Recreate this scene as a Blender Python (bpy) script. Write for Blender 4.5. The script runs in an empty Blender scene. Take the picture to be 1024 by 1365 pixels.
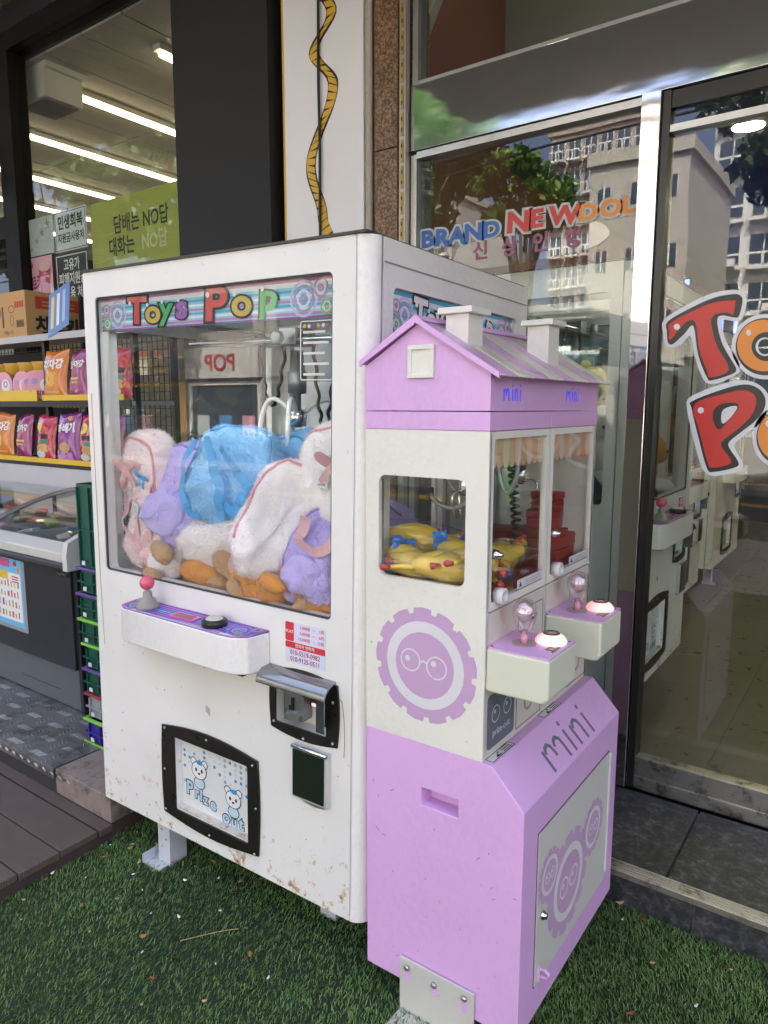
import bpy, bmesh, math, random
import numpy as np
from mathutils import Vector, Matrix, Euler, noise as mnoise
random.seed(7); RNG = np.random.default_rng(7)
sc = bpy.context.scene
COL = sc.collection
PI = math.pi
# ------------------------------------------------------------------ camera
cam_d = bpy.data.cameras.new('camera'); cam = bpy.data.objects.new('camera', cam_d); COL.objects.link(cam)
yaw, pitch, roll = -0.6202, -0.1466, 0.0011
f = Vector((math.sin(yaw)*math.cos(pitch), math.cos(yaw)*math.cos(pitch), math.sin(pitch)))
r = Vector((math.cos(yaw), -math.sin(yaw), 0)); u = r.cross(f)
r2 = r*math.cos(roll)+u*math.sin(roll); u2 = u*math.cos(roll)-r*math.sin(roll)
cam.matrix_world = Matrix.Translation((1.0401, -1.3568, 1.5255)) @ Matrix((r2, u2, -f)).transposed().to_4x4()
cam_d.sensor_fit = 'HORIZONTAL'; cam_d.sensor_width = 36; cam_d.lens = 36*951.5/1024
cam_d.clip_start = .05; cam_d.clip_end = 800
sc.camera = cam
# ------------------------------------------------------------------ sky, sun, exposure
SUN_EL, SUN_ROT = math.radians(56), math.radians(24)
world = bpy.data.worlds.new('World'); sc.world = world; world.use_nodes = True
nt = world.node_tree
sky = nt.nodes.new('ShaderNodeTexSky'); sky.sky_type = 'NISHITA'; sky.sun_disc = False
sky.sun_elevation = SUN_EL; sky.sun_rotation = SUN_ROT; sky.air_density = .55; sky.dust_density = 8.0; sky.ozone_density = .1
nt.links.new(sky.outputs[0], nt.nodes['Background'].inputs[0]); nt.nodes['Background'].inputs[1].default_value = .15
sd = bpy.data.lights.new('sun', 'SUN'); sd.energy = 4.2; sd.angle = math.radians(.6); sd.color = (1, .95, .87)
sun = bpy.data.objects.new('sun', sd); COL.objects.link(sun)
sdir = Vector((math.sin(SUN_ROT)*math.cos(SUN_EL), math.cos(SUN_ROT)*math.cos(SUN_EL), math.sin(SUN_EL)))
sun.rotation_euler = (-sdir).to_track_quat('-Z', 'Y').to_euler(); sun.location = (5, 20, 30)
vs = sc.view_settings; vs.view_transform = 'Standard'; vs.look = 'None'; vs.exposure = 3.0; vs.gamma = 1
cy = sc.cycles; cy.use_denoising = True; cy.max_bounces = 9; cy.diffuse_bounces = 4; cy.glossy_bounces = 5
cy.transmission_bounces = 6; cy.transparent_max_bounces = 32; cy.caustics_reflective = False; cy.caustics_refractive = False
cy.sample_clamp_indirect = 6
# ------------------------------------------------------------------ materials
MATS = {}
def newmat(name):
    m = bpy.data.materials.new(name); m.use_nodes = True; MATS[name] = m
    n = m.node_tree.nodes; return m, n, m.node_tree.links, n['Principled BSDF']
def M(name, col, rough=.5, metal=0, var=.07, vs=6, bump=0, bs=120, coat=0, sheen=0, dirt=None, ds=9, dth=.62, emit=None, es=1, alpha=1, sss=0, spec=.5, scuff=0):
    """painted / plain surface: base colour with soft variation, optional blotchy dirt or rust, optional fine relief"""
    if name in MATS: return MATS[name]
    m, n, l, p = newmat(name)
    tc = n.new('ShaderNodeTexCoord')
    nz = n.new('ShaderNodeTexNoise'); nz.inputs['Scale'].default_value = vs; nz.inputs['Detail'].default_value = 5
    l.new(tc.outputs['Object'], nz.inputs['Vector'])
    mx = n.new('ShaderNodeMix'); mx.data_type = 'RGBA'
    mx.inputs['A'].default_value = [min(1, c*(1-var)) for c in col]+[1]; mx.inputs['B'].default_value = [min(1, c*(1+var)) for c in col]+[1]
    l.new(nz.outputs['Fac'], mx.inputs['Factor']); out = mx.outputs['Result']
    if dirt:
        n2 = n.new('ShaderNodeTexNoise'); n2.inputs['Scale'].default_value = ds; n2.inputs['Detail'].default_value = 12; n2.inputs['Roughness'].default_value = .72
        l.new(tc.outputs['Object'], n2.inputs['Vector'])
        rp = n.new('ShaderNodeValToRGB'); rp.color_ramp.elements[0].position = dth; rp.color_ramp.elements[1].position = dth+.13
        l.new(n2.outputs['Fac'], rp.inputs[0])
        m2 = n.new('ShaderNodeMix'); m2.data_type = 'RGBA'; m2.inputs['B'].default_value = list(dirt)+[1]
        l.new(rp.outputs[0], m2.inputs['Factor']); l.new(out, m2.inputs['A']); out = m2.outputs['Result']
    if scuff:   # fine rubbed streaks, handling grime and faint waviness of sheet metal
        mp = n.new('ShaderNodeMapping'); mp.inputs['Scale'].default_value = (11, 14, 8); mp.inputs['Rotation'].default_value = (.4, .7, .3); l.new(tc.outputs['Object'], mp.inputs['Vector'])
        n4 = n.new('ShaderNodeTexNoise'); n4.inputs['Scale'].default_value = 7; n4.inputs['Detail'].default_value = 9; n4.inputs['Roughness'].default_value = .8; l.new(mp.outputs[0], n4.inputs['Vector'])
        n5 = n.new('ShaderNodeTexNoise'); n5.inputs['Scale'].default_value = 2.3; n5.inputs['Detail'].default_value = 4; l.new(tc.outputs['Object'], n5.inputs['Vector'])
        m5 = n.new('ShaderNodeMath'); m5.operation = 'MULTIPLY'; l.new(n4.outputs['Fac'], m5.inputs[0]); l.new(n5.outputs['Fac'], m5.inputs[1])
        r5 = n.new('ShaderNodeMapRange'); r5.inputs['From Min'].default_value = .22; r5.inputs['From Max'].default_value = .42; r5.inputs['To Min'].default_value = 1.03; r5.inputs['To Max'].default_value = 1-scuff; l.new(m5.outputs[0], r5.inputs['Value'])
        x5 = n.new('ShaderNodeMix'); x5.data_type = 'RGBA'; x5.blend_type = 'MULTIPLY'; x5.inputs['Factor'].default_value = 1; l.new(out, x5.inputs['A']); l.new(r5.outputs[0], x5.inputs['B']); out = x5.outputs['Result']
        b5 = n.new('ShaderNodeBump'); b5.inputs['Strength'].default_value = .1; b5.inputs['Distance'].default_value = .02; l.new(n5.outputs['Fac'], b5.inputs['Height']); l.new(b5.outputs[0], p.inputs['Normal'])
    l.new(out, p.inputs['Base Color']); p.inputs['Specular IOR Level'].default_value = spec
    mr = n.new('ShaderNodeMapRange'); mr.inputs['To Min'].default_value = max(0, rough-.08); mr.inputs['To Max'].default_value = min(1, rough+.08)
    l.new(nz.outputs['Fac'], mr.inputs['Value']); l.new(mr.outputs[0], p.inputs['Roughness'])
    p.inputs['Metallic'].default_value = metal; p.inputs['Coat Weight'].default_value = coat; p.inputs['Coat Roughness'].default_value = .12
    if sheen: p.inputs['Sheen Weight'].default_value = sheen
    if sss: p.inputs['Subsurface Weight'].default_value = sss; p.inputs['Subsurface Scale'].default_value = .01
    if bump:
        b3 = n.new('ShaderNodeTexNoise'); b3.inputs['Scale'].default_value = bs; b3.inputs['Detail'].default_value = 3
        l.new(tc.outputs['Object'], b3.inputs['Vector'])
        bp = n.new('ShaderNodeBump'); bp.inputs['Strength'].default_value = bump; bp.inputs['Distance'].default_value = .004
        l.new(b3.outputs['Fac'], bp.inputs['Height']); l.new(bp.outputs[0], p.inputs['Normal'])
    if emit: p.inputs['Emission Color'].default_value = list(emit)+[1]; p.inputs['Emission Strength'].default_value = es
    return m
def glass(name, tint=(1, 1, 1), r0=.04, rough=0, wave=0):
    if name in MATS: return MATS[name]
    m, n, l, p = newmat(name); n.remove(p)
    lw = n.new('ShaderNodeLayerWeight'); lw.inputs['Blend'].default_value = .5
    pw = n.new('ShaderNodeMath'); pw.operation = 'POWER'; pw.inputs[1].default_value = 5; l.new(lw.outputs['Facing'], pw.inputs[0])
    ma = n.new('ShaderNodeMath'); ma.operation = 'MULTIPLY_ADD'; ma.inputs[1].default_value = 1-r0; ma.inputs[2].default_value = r0; l.new(pw.outputs[0], ma.inputs[0])
    tr = n.new('ShaderNodeBsdfTransparent'); tr.inputs[0].default_value = list(tint)+[1]
    gl = n.new('ShaderNodeBsdfGlossy'); gl.inputs['Roughness'].default_value = rough
    if wave:
        tc = n.new('ShaderNodeTexCoord'); nz = n.new('ShaderNodeTexNoise'); nz.inputs['Scale'].default_value = 2.2; nz.inputs['Detail'].default_value = 1
        l.new(tc.outputs['Object'], nz.inputs['Vector']); bp = n.new('ShaderNodeBump'); bp.inputs['Strength'].default_value = wave; bp.inputs['Distance'].default_value = .05
        l.new(nz.outputs['Fac'], bp.inputs['Height']); l.new(bp.outputs[0], gl.inputs['Normal'])
    mx = n.new('ShaderNodeMixShader'); l.new(ma.outputs[0], mx.inputs[0]); l.new(tr.outputs[0], mx.inputs[1]); l.new(gl.outputs[0], mx.inputs[2])
    l.new(mx.outputs[0], n['Material Output'].inputs[0]); return m
def emis(name, col, s):
    return M(name, tuple(min(.8, c) for c in col), emit=col, es=s, var=0)
def stripes(name, a, b, scale, axis='X', rough=.5, bump=0, sharp=True, noise_mix=0, c3=None):
    """two-tone bands along one axis (flat print, or fine grooves when bump is given)"""
    if name in MATS: return MATS[name]
    m, n, l, p = newmat(name); tc = n.new('ShaderNodeTexCoord')
    w = n.new('ShaderNodeTexWave'); w.bands_direction = axis; w.inputs['Scale'].default_value = scale; w.inputs['Distortion'].default_value = noise_mix
    l.new(tc.outputs['Object'], w.inputs['Vector']); rp = n.new('ShaderNodeValToRGB'); e = rp.color_ramp.elements
    e[0].color = list(a)+[1]; e[1].color = list(b)+[1]
    if sharp: e[0].position = .46; e[1].position = .54
    if c3: k = e.new(.75); k.color = list(c3)+[1]
    l.new(w.outputs['Fac'], rp.inputs[0]); nz = n.new('ShaderNodeTexNoise'); nz.inputs['Scale'].default_value = 14; nz.inputs['Detail'].default_value = 8
    l.new(tc.outputs['Object'], nz.inputs['Vector']); mm = n.new('ShaderNodeMapRange'); mm.inputs['To Min'].default_value = .72; mm.inputs['To Max'].default_value = 1.25
    l.new(nz.outputs['Fac'], mm.inputs['Value']); ml = n.new('ShaderNodeMix'); ml.data_type = 'RGBA'; ml.blend_type = 'MULTIPLY'; ml.inputs['Factor'].default_value = 1
    l.new(rp.outputs[0], ml.inputs['A']); l.new(mm.outputs[0], ml.inputs['B']); l.new(ml.outputs['Result'], p.inputs['Base Color']); p.inputs['Roughness'].default_value = rough
    if bump:
        bp = n.new('ShaderNodeBump'); bp.inputs['Strength'].default_value = bump; bp.inputs['Distance'].default_value = .003
        l.new(w.outputs['Fac'], bp.inputs['Height']); l.new(bp.outputs[0], p.inputs['Normal'])
    return m
def speckle(name, a, b, scale, rough=.5, th=.55, bump=.15, c3=None):
    """granite / stone: fine speckled grains"""
    if name in MATS: return MATS[name]
    m, n, l, p = newmat(name); tc = n.new('ShaderNodeTexCoord')
    v = n.new('ShaderNodeTexNoise'); v.inputs['Scale'].default_value = scale; v.inputs['Detail'].default_value = 6; v.inputs['Roughness'].default_value = .75
    l.new(tc.outputs['Object'], v.inputs['Vector']); rp = n.new('ShaderNodeValToRGB'); e = rp.color_ramp.elements
    e[0].color = list(a)+[1]; e[1].color = list(b)+[1]; e[0].position = th-.06; e[1].position = th+.06
    if c3: k = e.new(th+.16); k.color = list(c3)+[1]
    l.new(v.outputs['Fac'], rp.inputs[0]); nz = n.new('ShaderNodeTexNoise'); nz.inputs['Scale'].default_value = 5; nz.inputs['Detail'].default_value = 9
    l.new(tc.outputs['Object'], nz.inputs['Vector']); mm = n.new('ShaderNodeMapRange'); mm.inputs['To Min'].default_value = .6; mm.inputs['To Max'].default_value = 1.4
    l.new(nz.outputs['Fac'], mm.inputs['Value']); ml = n.new('ShaderNodeMix'); ml.data_type = 'RGBA'; ml.blend_type = 'MULTIPLY'; ml.inputs['Factor'].default_value = 1
    l.new(rp.outputs[0], ml.inputs['A']); l.new(mm.outputs[0], ml.inputs['B']); l.new(ml.outputs['Result'], p.inputs['Base Color'])
    mr = n.new('ShaderNodeMapRange'); mr.inputs['To Min'].default_value = rough-.15; mr.inputs['To Max'].default_value = rough+.15
    l.new(nz.outputs['Fac'], mr.inputs['Value']); l.new(mr.outputs[0], p.inputs['Roughness'])
    bp = n.new('ShaderNodeBump'); bp.inputs['Strength'].default_value = bump; bp.inputs['Distance'].default_value = .002
    l.new(v.outputs['Fac'], bp.inputs['Height']); l.new(bp.outputs[0], p.inputs['Normal']); return m
def wavy_steel(name, col=(.74, .74, .75), rough=.06, amp=.25, scale=(1.1, 1, 3.5)):
    if name in MATS: return MATS[name]
    m, n, l, p = newmat(name); tc = n.new('ShaderNodeTexCoord'); mp = n.new('ShaderNodeMapping'); mp.inputs['Scale'].default_value = scale
    l.new(tc.outputs['Object'], mp.inputs['Vector']); nz = n.new('ShaderNodeTexNoise'); nz.inputs['Scale'].default_value = 2; nz.inputs['Detail'].default_value = 2
    l.new(mp.outputs[0], nz.inputs['Vector']); bp = n.new('ShaderNodeBump'); bp.inputs['Strength'].default_value = amp; bp.inputs['Distance'].default_value = .06
    l.new(nz.outputs['Fac'], bp.inputs['Height']); l.new(bp.outputs[0], p.inputs['Normal'])
    n2 = n.new('ShaderNodeTexNoise'); n2.inputs['Scale'].default_value = 30; n2.inputs['Detail'].default_value = 10; n2.inputs['Roughness'].default_value = .8
    l.new(tc.outputs['Object'], n2.inputs['Vector']); rp = n.new('ShaderNodeValToRGB'); e = rp.color_ramp.elements; e[0].position = .66; e[1].position = .74
    e[0].color = list(col)+[1]; e[1].color = (.16, .12, .09, 1); l.new(n2.outputs['Fac'], rp.inputs[0]); l.new(rp.outputs[0], p.inputs['Base Color'])
    p.inputs['Metallic'].default_value = 1; mr = n.new('ShaderNodeMapRange'); mr.inputs['To Min'].default_value = rough*.5; mr.inputs['To Max'].default_value = rough*2.2
    l.new(n2.outputs['Fac'], mr.inputs['Value']); l.new(mr.outputs[0], p.inputs['Roughness']); return m

# ------------------------------------------------------------------ mesh helpers
class MB:
    def __init__(s): s.v = []; s.f = []
    def add(s, vs, fs):
        k = len(s.v); s.v += [tuple(v) for v in vs]; s.f += [tuple(i+k for i in t) for t in fs]; return s
    def box(s, x0, x1, y0, y1, z0, z1, mtx=None):
        vs = [Vector((x, y, z)) for z in (z0, z1) for y in (y0, y1) for x in (x0, x1)]
        if mtx: vs = [mtx @ v for v in vs]
        return s.add(vs, [(0, 2, 3, 1), (4, 5, 7, 6), (0, 1, 5, 4), (2, 6, 7, 3), (0, 4, 6, 2), (1, 3, 7, 5)])
    def prism(s, pts, vec):
        n = len(pts); a = [Vector(p) for p in pts]; b = [p+Vector(vec) for p in a]
        return s.add(a+b, [tuple(range(n))[::-1], tuple(range(n, 2*n))]+[(i, (i+1) % n, n+(i+1) % n, n+i) for i in range(n)])
    def tube(s, path, rad, n=8, cap=True):
        P = [Vector(p) for p in path]; R = rad if isinstance(rad, (list, tuple)) else [rad]*len(P)
        t0 = (P[1]-P[0]).normalized(); nn = t0.orthogonal().normalized(); vs = []
        for i, p in enumerate(P):
            t = (P[min(i+1, len(P)-1)]-P[max(i-1, 0)]).normalized(); nn = (nn-t*nn.dot(t)); nn = nn.normalized() if nn.length > 1e-6 else t.orthogonal().normalized(); b = t.cross(nn)
            vs += [p+(nn*math.cos(2*PI*k/n)+b*math.sin(2*PI*k/n))*R[i] for k in range(n)]
        fs = [(i*n+k, i*n+(k+1) % n, (i+1)*n+(k+1) % n, (i+1)*n+k) for i in range(len(P)-1) for k in range(n)]
        if cap: fs += [tuple(range(n))[::-1], tuple(range((len(P)-1)*n, len(P)*n))]
        return s.add(vs, fs)
    def lathe(s, prof, o=(0, 0, 0), n=24, mtx=None, sx=1, sy=1):
        vs = [Vector((rr*math.cos(2*PI*k/n)*sx, rr*math.sin(2*PI*k/n)*sy, z)) for rr, z in prof for k in range(n)]
        if mtx: vs = [mtx @ v for v in vs]
        vs = [v+Vector(o) for v in vs]; m_ = len(prof)
        return s.add(vs, [(i*n+k, i*n+(k+1) % n, (i+1)*n+(k+1) % n, (i+1)*n+k) for i in range(m_-1) for k in range(n)]+[tuple(range(n))[::-1], tuple(range((m_-1)*n, m_*n))])
    def grid(s, fn, nu, nv, cu=False, cv=False):
        k = len(s.v); s.v += [tuple(fn(i/(nu if cu else nu-1), j/(nv if cv else nv-1))) for i in range(nu) for j in range(nv)]
        for i in range(nu if cu else nu-1):
            for j in range(nv if cv else nv-1):
                a = i*nv+j; b = ((i+1) % nu)*nv+j; c = ((i+1) % nu)*nv+(j+1) % nv; d = i*nv+(j+1) % nv
                s.f.append((k+a, k+b, k+c, k+d))
        return s
    def ribbon(s, path, w, t, nrm):
        """flat strap of width w and thickness t; nrm = one vector or one per point"""
        P = [Vector(p) for p in path]; vs = []
        for i, p in enumerate(P):
            tg = (P[min(i+1, len(P)-1)]-P[max(i-1, 0)]).normalized(); nm = Vector(nrm[i] if isinstance(nrm, list) else nrm); sd_ = tg.cross(nm).normalized(); up = sd_.cross(tg).normalized()
            vs += [p+sd_*w/2+up*t/2, p-sd_*w/2+up*t/2, p-sd_*w/2-up*t/2, p+sd_*w/2-up*t/2]
        fs = [(i*4+k, i*4+(k+1) % 4, i*4+4+(k+1) % 4, i*4+4+k) for i in range(len(P)-1) for k in range(4)]
        return s.add(vs, fs+[(3, 2, 1, 0), tuple(range(len(P)*4-4, len(P)*4))])
    def mesh(s):
        me = bpy.data.meshes.new('m'); me.from_pydata(s.v, [], s.f); me.update(); return me
def link(o, parent=None):
    COL.objects.link(o)
    if parent: o.parent = parent
    return o
def build(name, mb, mat, parent=None, bevel=0, seg=2, smooth=False, mtx=None):
    me = mb.mesh() if isinstance(mb, MB) else mb
    bm = bmesh.new(); bm.from_mesh(me); bmesh.ops.recalc_face_normals(bm, faces=bm.faces); bm.to_mesh(me); bm.free()
    me.materials.clear(); me.materials.append(mat); me.name = name
    o = link(bpy.data.objects.new(name, me), parent)
    if mtx is not None: o.matrix_local = mtx
    if bevel:
        b = o.modifiers.new('bevel', 'BEVEL'); b.width = bevel; b.segments = seg; b.limit_method = 'ANGLE'; b.angle_limit = math.radians(32); b.harden_normals = True
        for p in me.polygons: p.use_smooth = True
    elif smooth:
        for p in me.polygons: p.use_smooth = True
    return o
def cut(o, cutters):
    """carve boxes (MB) out of a mesh object and bake the result"""
    for cmb in cutters:
        t = bpy.data.objects.new('cutter', cmb.mesh()); COL.objects.link(t); t.matrix_world = Matrix()
        bm = bmesh.new(); bm.from_mesh(t.data); bmesh.ops.recalc_face_normals(bm, faces=bm.faces); bm.to_mesh(t.data); bm.free()
        par, o.parent = o.parent, None; lm = o.matrix_basis.copy(); o.matrix_basis = Matrix()
        md = o.modifiers.new('b', 'BOOLEAN'); md.object = t; md.operation = 'DIFFERENCE'; md.solver = 'EXACT'
        dg = bpy.context.evaluated_depsgraph_get(); me = bpy.data.meshes.new_from_object(o.evaluated_get(dg)); o.modifiers.clear(); nm = o.data.name
        o.data = me; me.name = nm; o.parent = par; o.matrix_basis = lm; bpy.data.objects.remove(t)
    return o
def E(name, label=None, cat=None, loc=(0, 0, 0), rot=(0, 0, 0), group=None, parent=None):
    o = link(bpy.data.objects.new(name, None), parent); o.location = loc; o.rotation_euler = rot; o.empty_display_size = .05
    return T(o, label, cat, group)
def T(o, label=None, cat=None, group=None, kind=None):
    if label: o['label'] = label
    if cat: o['category'] = cat
    if group: o['group'] = group
    if kind: o['kind'] = kind
    return o
def dup(o, parent=None):
    c = o.copy(); COL.objects.link(c); c.parent = parent
    for ch in list(o.children): dup(ch, c)
    return c
class PL:
    """a flat face in a thing's own space: origin, right, up (normal = right x up)"""
    def __init__(s, O, U, V): s.O = Vector(O); s.U = Vector(U).normalized(); s.V = Vector(V).normalized(); s.N = s.U.cross(s.V)
    def mtx(s, u=0, v=0, h=0, rot=0, sx=1, sy=1):
        c, d = math.cos(rot), math.sin(rot); U = (s.U*c+s.V*d)*sx; V = (s.V*c-s.U*d)*sy
        m = Matrix((U, V, s.N)).transposed().to_4x4(); m.translation = s.O+s.U*u+s.V*v+s.N*h; return m
def outline(loops, th, off=0, bev=0):
    cu = bpy.data.curves.new('c', 'CURVE'); cu.dimensions = '2D'; cu.fill_mode = 'BOTH'; cu.extrude = max(th/2-bev, 0); cu.offset = off
    if bev: cu.bevel_depth = bev; cu.bevel_resolution = 2; cu.offset = off-bev
    for lp in loops:
        sp = cu.splines.new('POLY'); sp.points.add(len(lp)-1); sp.use_cyclic_u = True
        for p_, q_ in zip(sp.points, lp): p_.co = (q_[0], q_[1], 0, 1)
    o = bpy.data.objects.new('c', cu); me = bpy.data.meshes.new_from_object(o); bpy.data.objects.remove(o); bpy.data.curves.remove(cu)
    me.transform(Matrix.Translation((0, 0, th/2))); return me
def decal(name, parent, pl, loops, mat, h=.0006, th=.0006, off=0, bev=0, u=0, v=0, rot=0):
    if loops and not isinstance(loops[0][0], (list, tuple)): loops = [loops]
    return build(name, outline(loops, th, off, bev), mat, parent, mtx=pl.mtx(u, v, h, rot))
def text(name, parent, pl, body, u, v, size, mat, h=.001, off=0, align='LEFT', rot=0, sx=1, th=.0004, shear=0, space=1, line=1):
    cu = bpy.data.curves.new('t', 'FONT'); cu.body = body; cu.size = size; cu.offset = off*size; cu.extrude = th/2; cu.align_x = align; cu.align_y = 'CENTER'; cu.shear = shear; cu.space_character = space; cu.space_line = line; cu.resolution_u = 4
    o = bpy.data.objects.new('t', cu); me = bpy.data.meshes.new_from_object(o); bpy.data.objects.remove(o); bpy.data.curves.remove(cu)
    return build(name, me, mat, parent, mtx=pl.mtx(u, v, h, rot, sx))
def rr(x0, y0, x1, y1, rad=.01, n=4):
    out = []
    for cx, cy_, a in ((x1-rad, y0+rad, -PI/2), (x1-rad, y1-rad, 0), (x0+rad, y1-rad, PI/2), (x0+rad, y0+rad, PI)):
        out += [(cx+rad*math.cos(a+PI/2*k/n), cy_+rad*math.sin(a+PI/2*k/n)) for k in range(n+1)]
    return out
def ell(cx, cy_, rx, ry=None, n=28): return [(cx+rx*math.cos(2*PI*k/n), cy_+(ry or rx)*math.sin(2*PI*k/n)) for k in range(n)]
def smooth_loop(pts, k=5):
    out = []; n = len(pts)
    for i in range(n):
        p0, p1, p2, p3 = [Vector(pts[(i+j-1) % n]) for j in range(4)]
        for a in range(k):
            t = a/k; out.append(tuple(.5*((2*p1)+(p2-p0)*t+(2*p0-5*p1+4*p2-p3)*t*t+(3*p1-p0-3*p2+p3)*t**3)))
    return out
def gear(cx, cy_, r0, r1, teeth, ry=1):
    out = []
    for k in range(teeth):
        a = 2*PI*k/teeth; w = 2*PI/teeth
        for da, rad in ((.0, r1), (.36*w, r1*1.012), (.72*w, r1), (.76*w, r0), (.96*w, r0)): out.append((cx+rad*math.cos(a+da), cy_+rad*ry*math.sin(a+da)))
    return out
def bez(p0, p1, p2, p3, n=14):
    p0, p1, p2, p3 = map(Vector, (p0, p1, p2, p3))
    return [p0*(1-t)**3+p1*3*t*(1-t)**2+p2*3*t*t*(1-t)+p3*t**3 for t in [i/(n-1) for i in range(n)]]
# ================================================================== ground
def struct(name, mb, mat, parent=None, **k):
    o = build(name, mb, mat, parent, **k); o['kind'] = 'structure'; return o
asphalt = speckle('asphalt', (.035, .035, .037), (.075, .074, .072), 180, .85)
paving = speckle('paving', (.22, .21, .2), (.33, .32, .3), 60, .8)
struct('ground', MB().box(-160, 160, -160, -17, -.3, -.13), M('far_ground', (.2, .19, .17), .9))
struct('road', MB().box(-160, 160, -14, -5.2, -.3, -.12), asphalt)
struct('pavement', MB().box(-60, 60, -5.2, -2.6, -.3, -.006), paving)
fp = struct('pavement_across', MB().box(-60, 60, -17, -14, -.3, .02), paving)
yl = M('road_yellow', (.75, .5, .05), .7); wl = M('road_white', (.75, .75, .73), .7)
for yy, m_ in ((-9.5, yl), (-9.75, yl), (-5.6, wl), (-13.6, yl)): struct('lane_line', MB().box(-60, 60, yy-.06, yy+.06, -.125, -.116), m_)
turf_soil = M('turf_backing', (.012, .028, .012), .95, var=.3, vs=20)
struct('turf_base', MB().box(-1.13, 4.2, -2.6, .72, -.2, .0), turf_soil)
struct('turf_base_rear', MB().box(-1.13, .0, .72, 1.1, -.2, .0), turf_soil)
# artificial grass: blades, each a bent sliver
def grass():
    def lay(n, x0, x1, y0, y1, hh):
        x = RNG.uniform(x0, x1, n); y = RNG.uniform(y0, y1, n); a = RNG.uniform(0, 2*PI, n); h = RNG.uniform(.55, 1, n)*hh
        # trodden patches lie flatter
        patch = np.sin(x*5.1+1.3)*np.sin(y*6.3+.4)+.5*np.sin(x*13+y*9)
        lean = (RNG.uniform(.2, 1.15, n)+.3*np.clip(patch, 0, 1))*h; la = a*.35+.6+RNG.normal(0, .7, n)+np.sin(x*3)*.8
        w = RNG.uniform(.0008, .0016, n); px, py = np.cos(a)*w, np.sin(a)*w; lx, ly = np.cos(la)*lean, np.sin(la)*lean
        z = np.zeros(n)
        V = np.stack([np.stack([x-px, y-py, z], 1), np.stack([x+px, y+py, z], 1), np.stack([x+px*.8+lx*.4, y+py*.8+ly*.4, h*.62], 1), np.stack([x-px*.8+lx*.4, y-py*.8+ly*.4, h*.62], 1), np.stack([x+lx, y+ly, h*.92], 1)], 1)
        return V.reshape(-1, 3)
    V = np.concatenate([lay(105000, -1.12, 1.25, -.95, .70, .0145), lay(22000, .3, 1.25, -.75, .70, .0145), lay(12000, -1.12, .0, .1, 1.05, .014), lay(26000, -1.12, 4, -2.5, -.95, .016), lay(9000, 1.25, 4, -.95, .7, .022)])
    n = len(V)//5; k = np.arange(n)*5
    loops = np.stack([k, k+1, k+2, k+3, k+3, k+2, k+4], 1).ravel()
    me = bpy.data.meshes.new('artificial_grass'); me.vertices.add(len(V)); me.vertices.foreach_set('co', V.ravel()); me.loops.add(len(loops)); me.loops.foreach_set('vertex_index', loops)
    me.polygons.add(2*n); st = np.stack([np.arange(n)*7, np.arange(n)*7+4], 1).ravel(); me.polygons.foreach_set('loop_start', st); me.polygons.foreach_set('loop_total', np.tile([4, 3], n)); me.update()
    m, nd, l, p = newmat('grass_blade'); geo = nd.new('ShaderNodeNewGeometry'); rp = nd.new('ShaderNodeValToRGB'); e = rp.color_ramp.elements
    e[0].color = (.045, .125, .012, 1); e[1].color = (.15, .3, .034, 1); k2 = e.new(.93); k2.color = (.16, .26, .07, 1); k3 = e.new(.985); k3.color = (.2, .2, .09, 1)
    l.new(geo.outputs['Random Per Island'], rp.inputs[0])
    nz = nd.new('ShaderNodeTexNoise'); nz.inputs['Scale'].default_value = 2.6; nz.inputs['Detail'].default_value = 4; l.new(geo.outputs['Position'], nz.inputs['Vector'])
    mr = nd.new('ShaderNodeMapRange'); mr.inputs['From Min'].default_value = .3; mr.inputs['From Max'].default_value = .7; mr.inputs['To Min'].default_value = .6; mr.inputs['To Max'].default_value = 1.35; l.new(nz.outputs['Fac'], mr.inputs['Value'])
    mx = nd.new('ShaderNodeMix'); mx.data_type = 'RGBA'; mx.blend_type = 'MULTIPLY'; mx.inputs['Factor'].default_value = 1; l.new(rp.outputs[0], mx.inputs['A']); l.new(mr.outputs[0], mx.inputs['B'])
    l.new(mx.outputs['Result'], p.inputs['Base Color']); p.inputs['Roughness'].default_value = .5
    me.materials.append(m); o = link(bpy.data.objects.new('artificial_grass', me)); T(o, 'short green artificial grass mat under the machines', 'grass', kind='stuff')
grass()
# fallen bits
leafm = [M('dry_leaf_a', (.3, .16, .06), .8), M('dry_leaf_b', (.42, .3, .16), .8), M('pale_petal', (.7, .69, .66), .7), M('dry_leaf_c', (.22, .08, .03), .8)]
def litter(name, label, spots, mats, s0, s1, grp):
    for i, (x, y) in enumerate(spots):
        s = random.uniform(s0, s1); n = 7; a0 = random.random()*6; mb = MB(); k = random.uniform(.5, .8)
        ring = [(s*math.cos(t)*(1 if j else 1.3), s*k*math.sin(t), .012*s/.02*math.cos(2*t)*.5) for j, t in enumerate([2*PI*q/n for q in range(n)])]
        mb.add([(0, 0, .002)]+ring+[(0, 0, -.0006)]+[(a, b, c-.0012) for a, b, c in ring], [(0, j+1, (j+1) % n+1) for j in range(n)]+[(n+1, n+2+(j+1) % n, n+2+j) for j in range(n)]+[(j+1, n+2+j, n+2+(j+1) % n, (j+1) % n+1) for j in range(n)])
        o = build(name, mb, random.choice(mats), smooth=True); o.location = (x, y, .019); o.rotation_euler = (random.uniform(-.3, .3), random.uniform(-.3, .3), a0); T(o, label, 'leaf' if 'leaf' in name else 'litter', grp)
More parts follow.
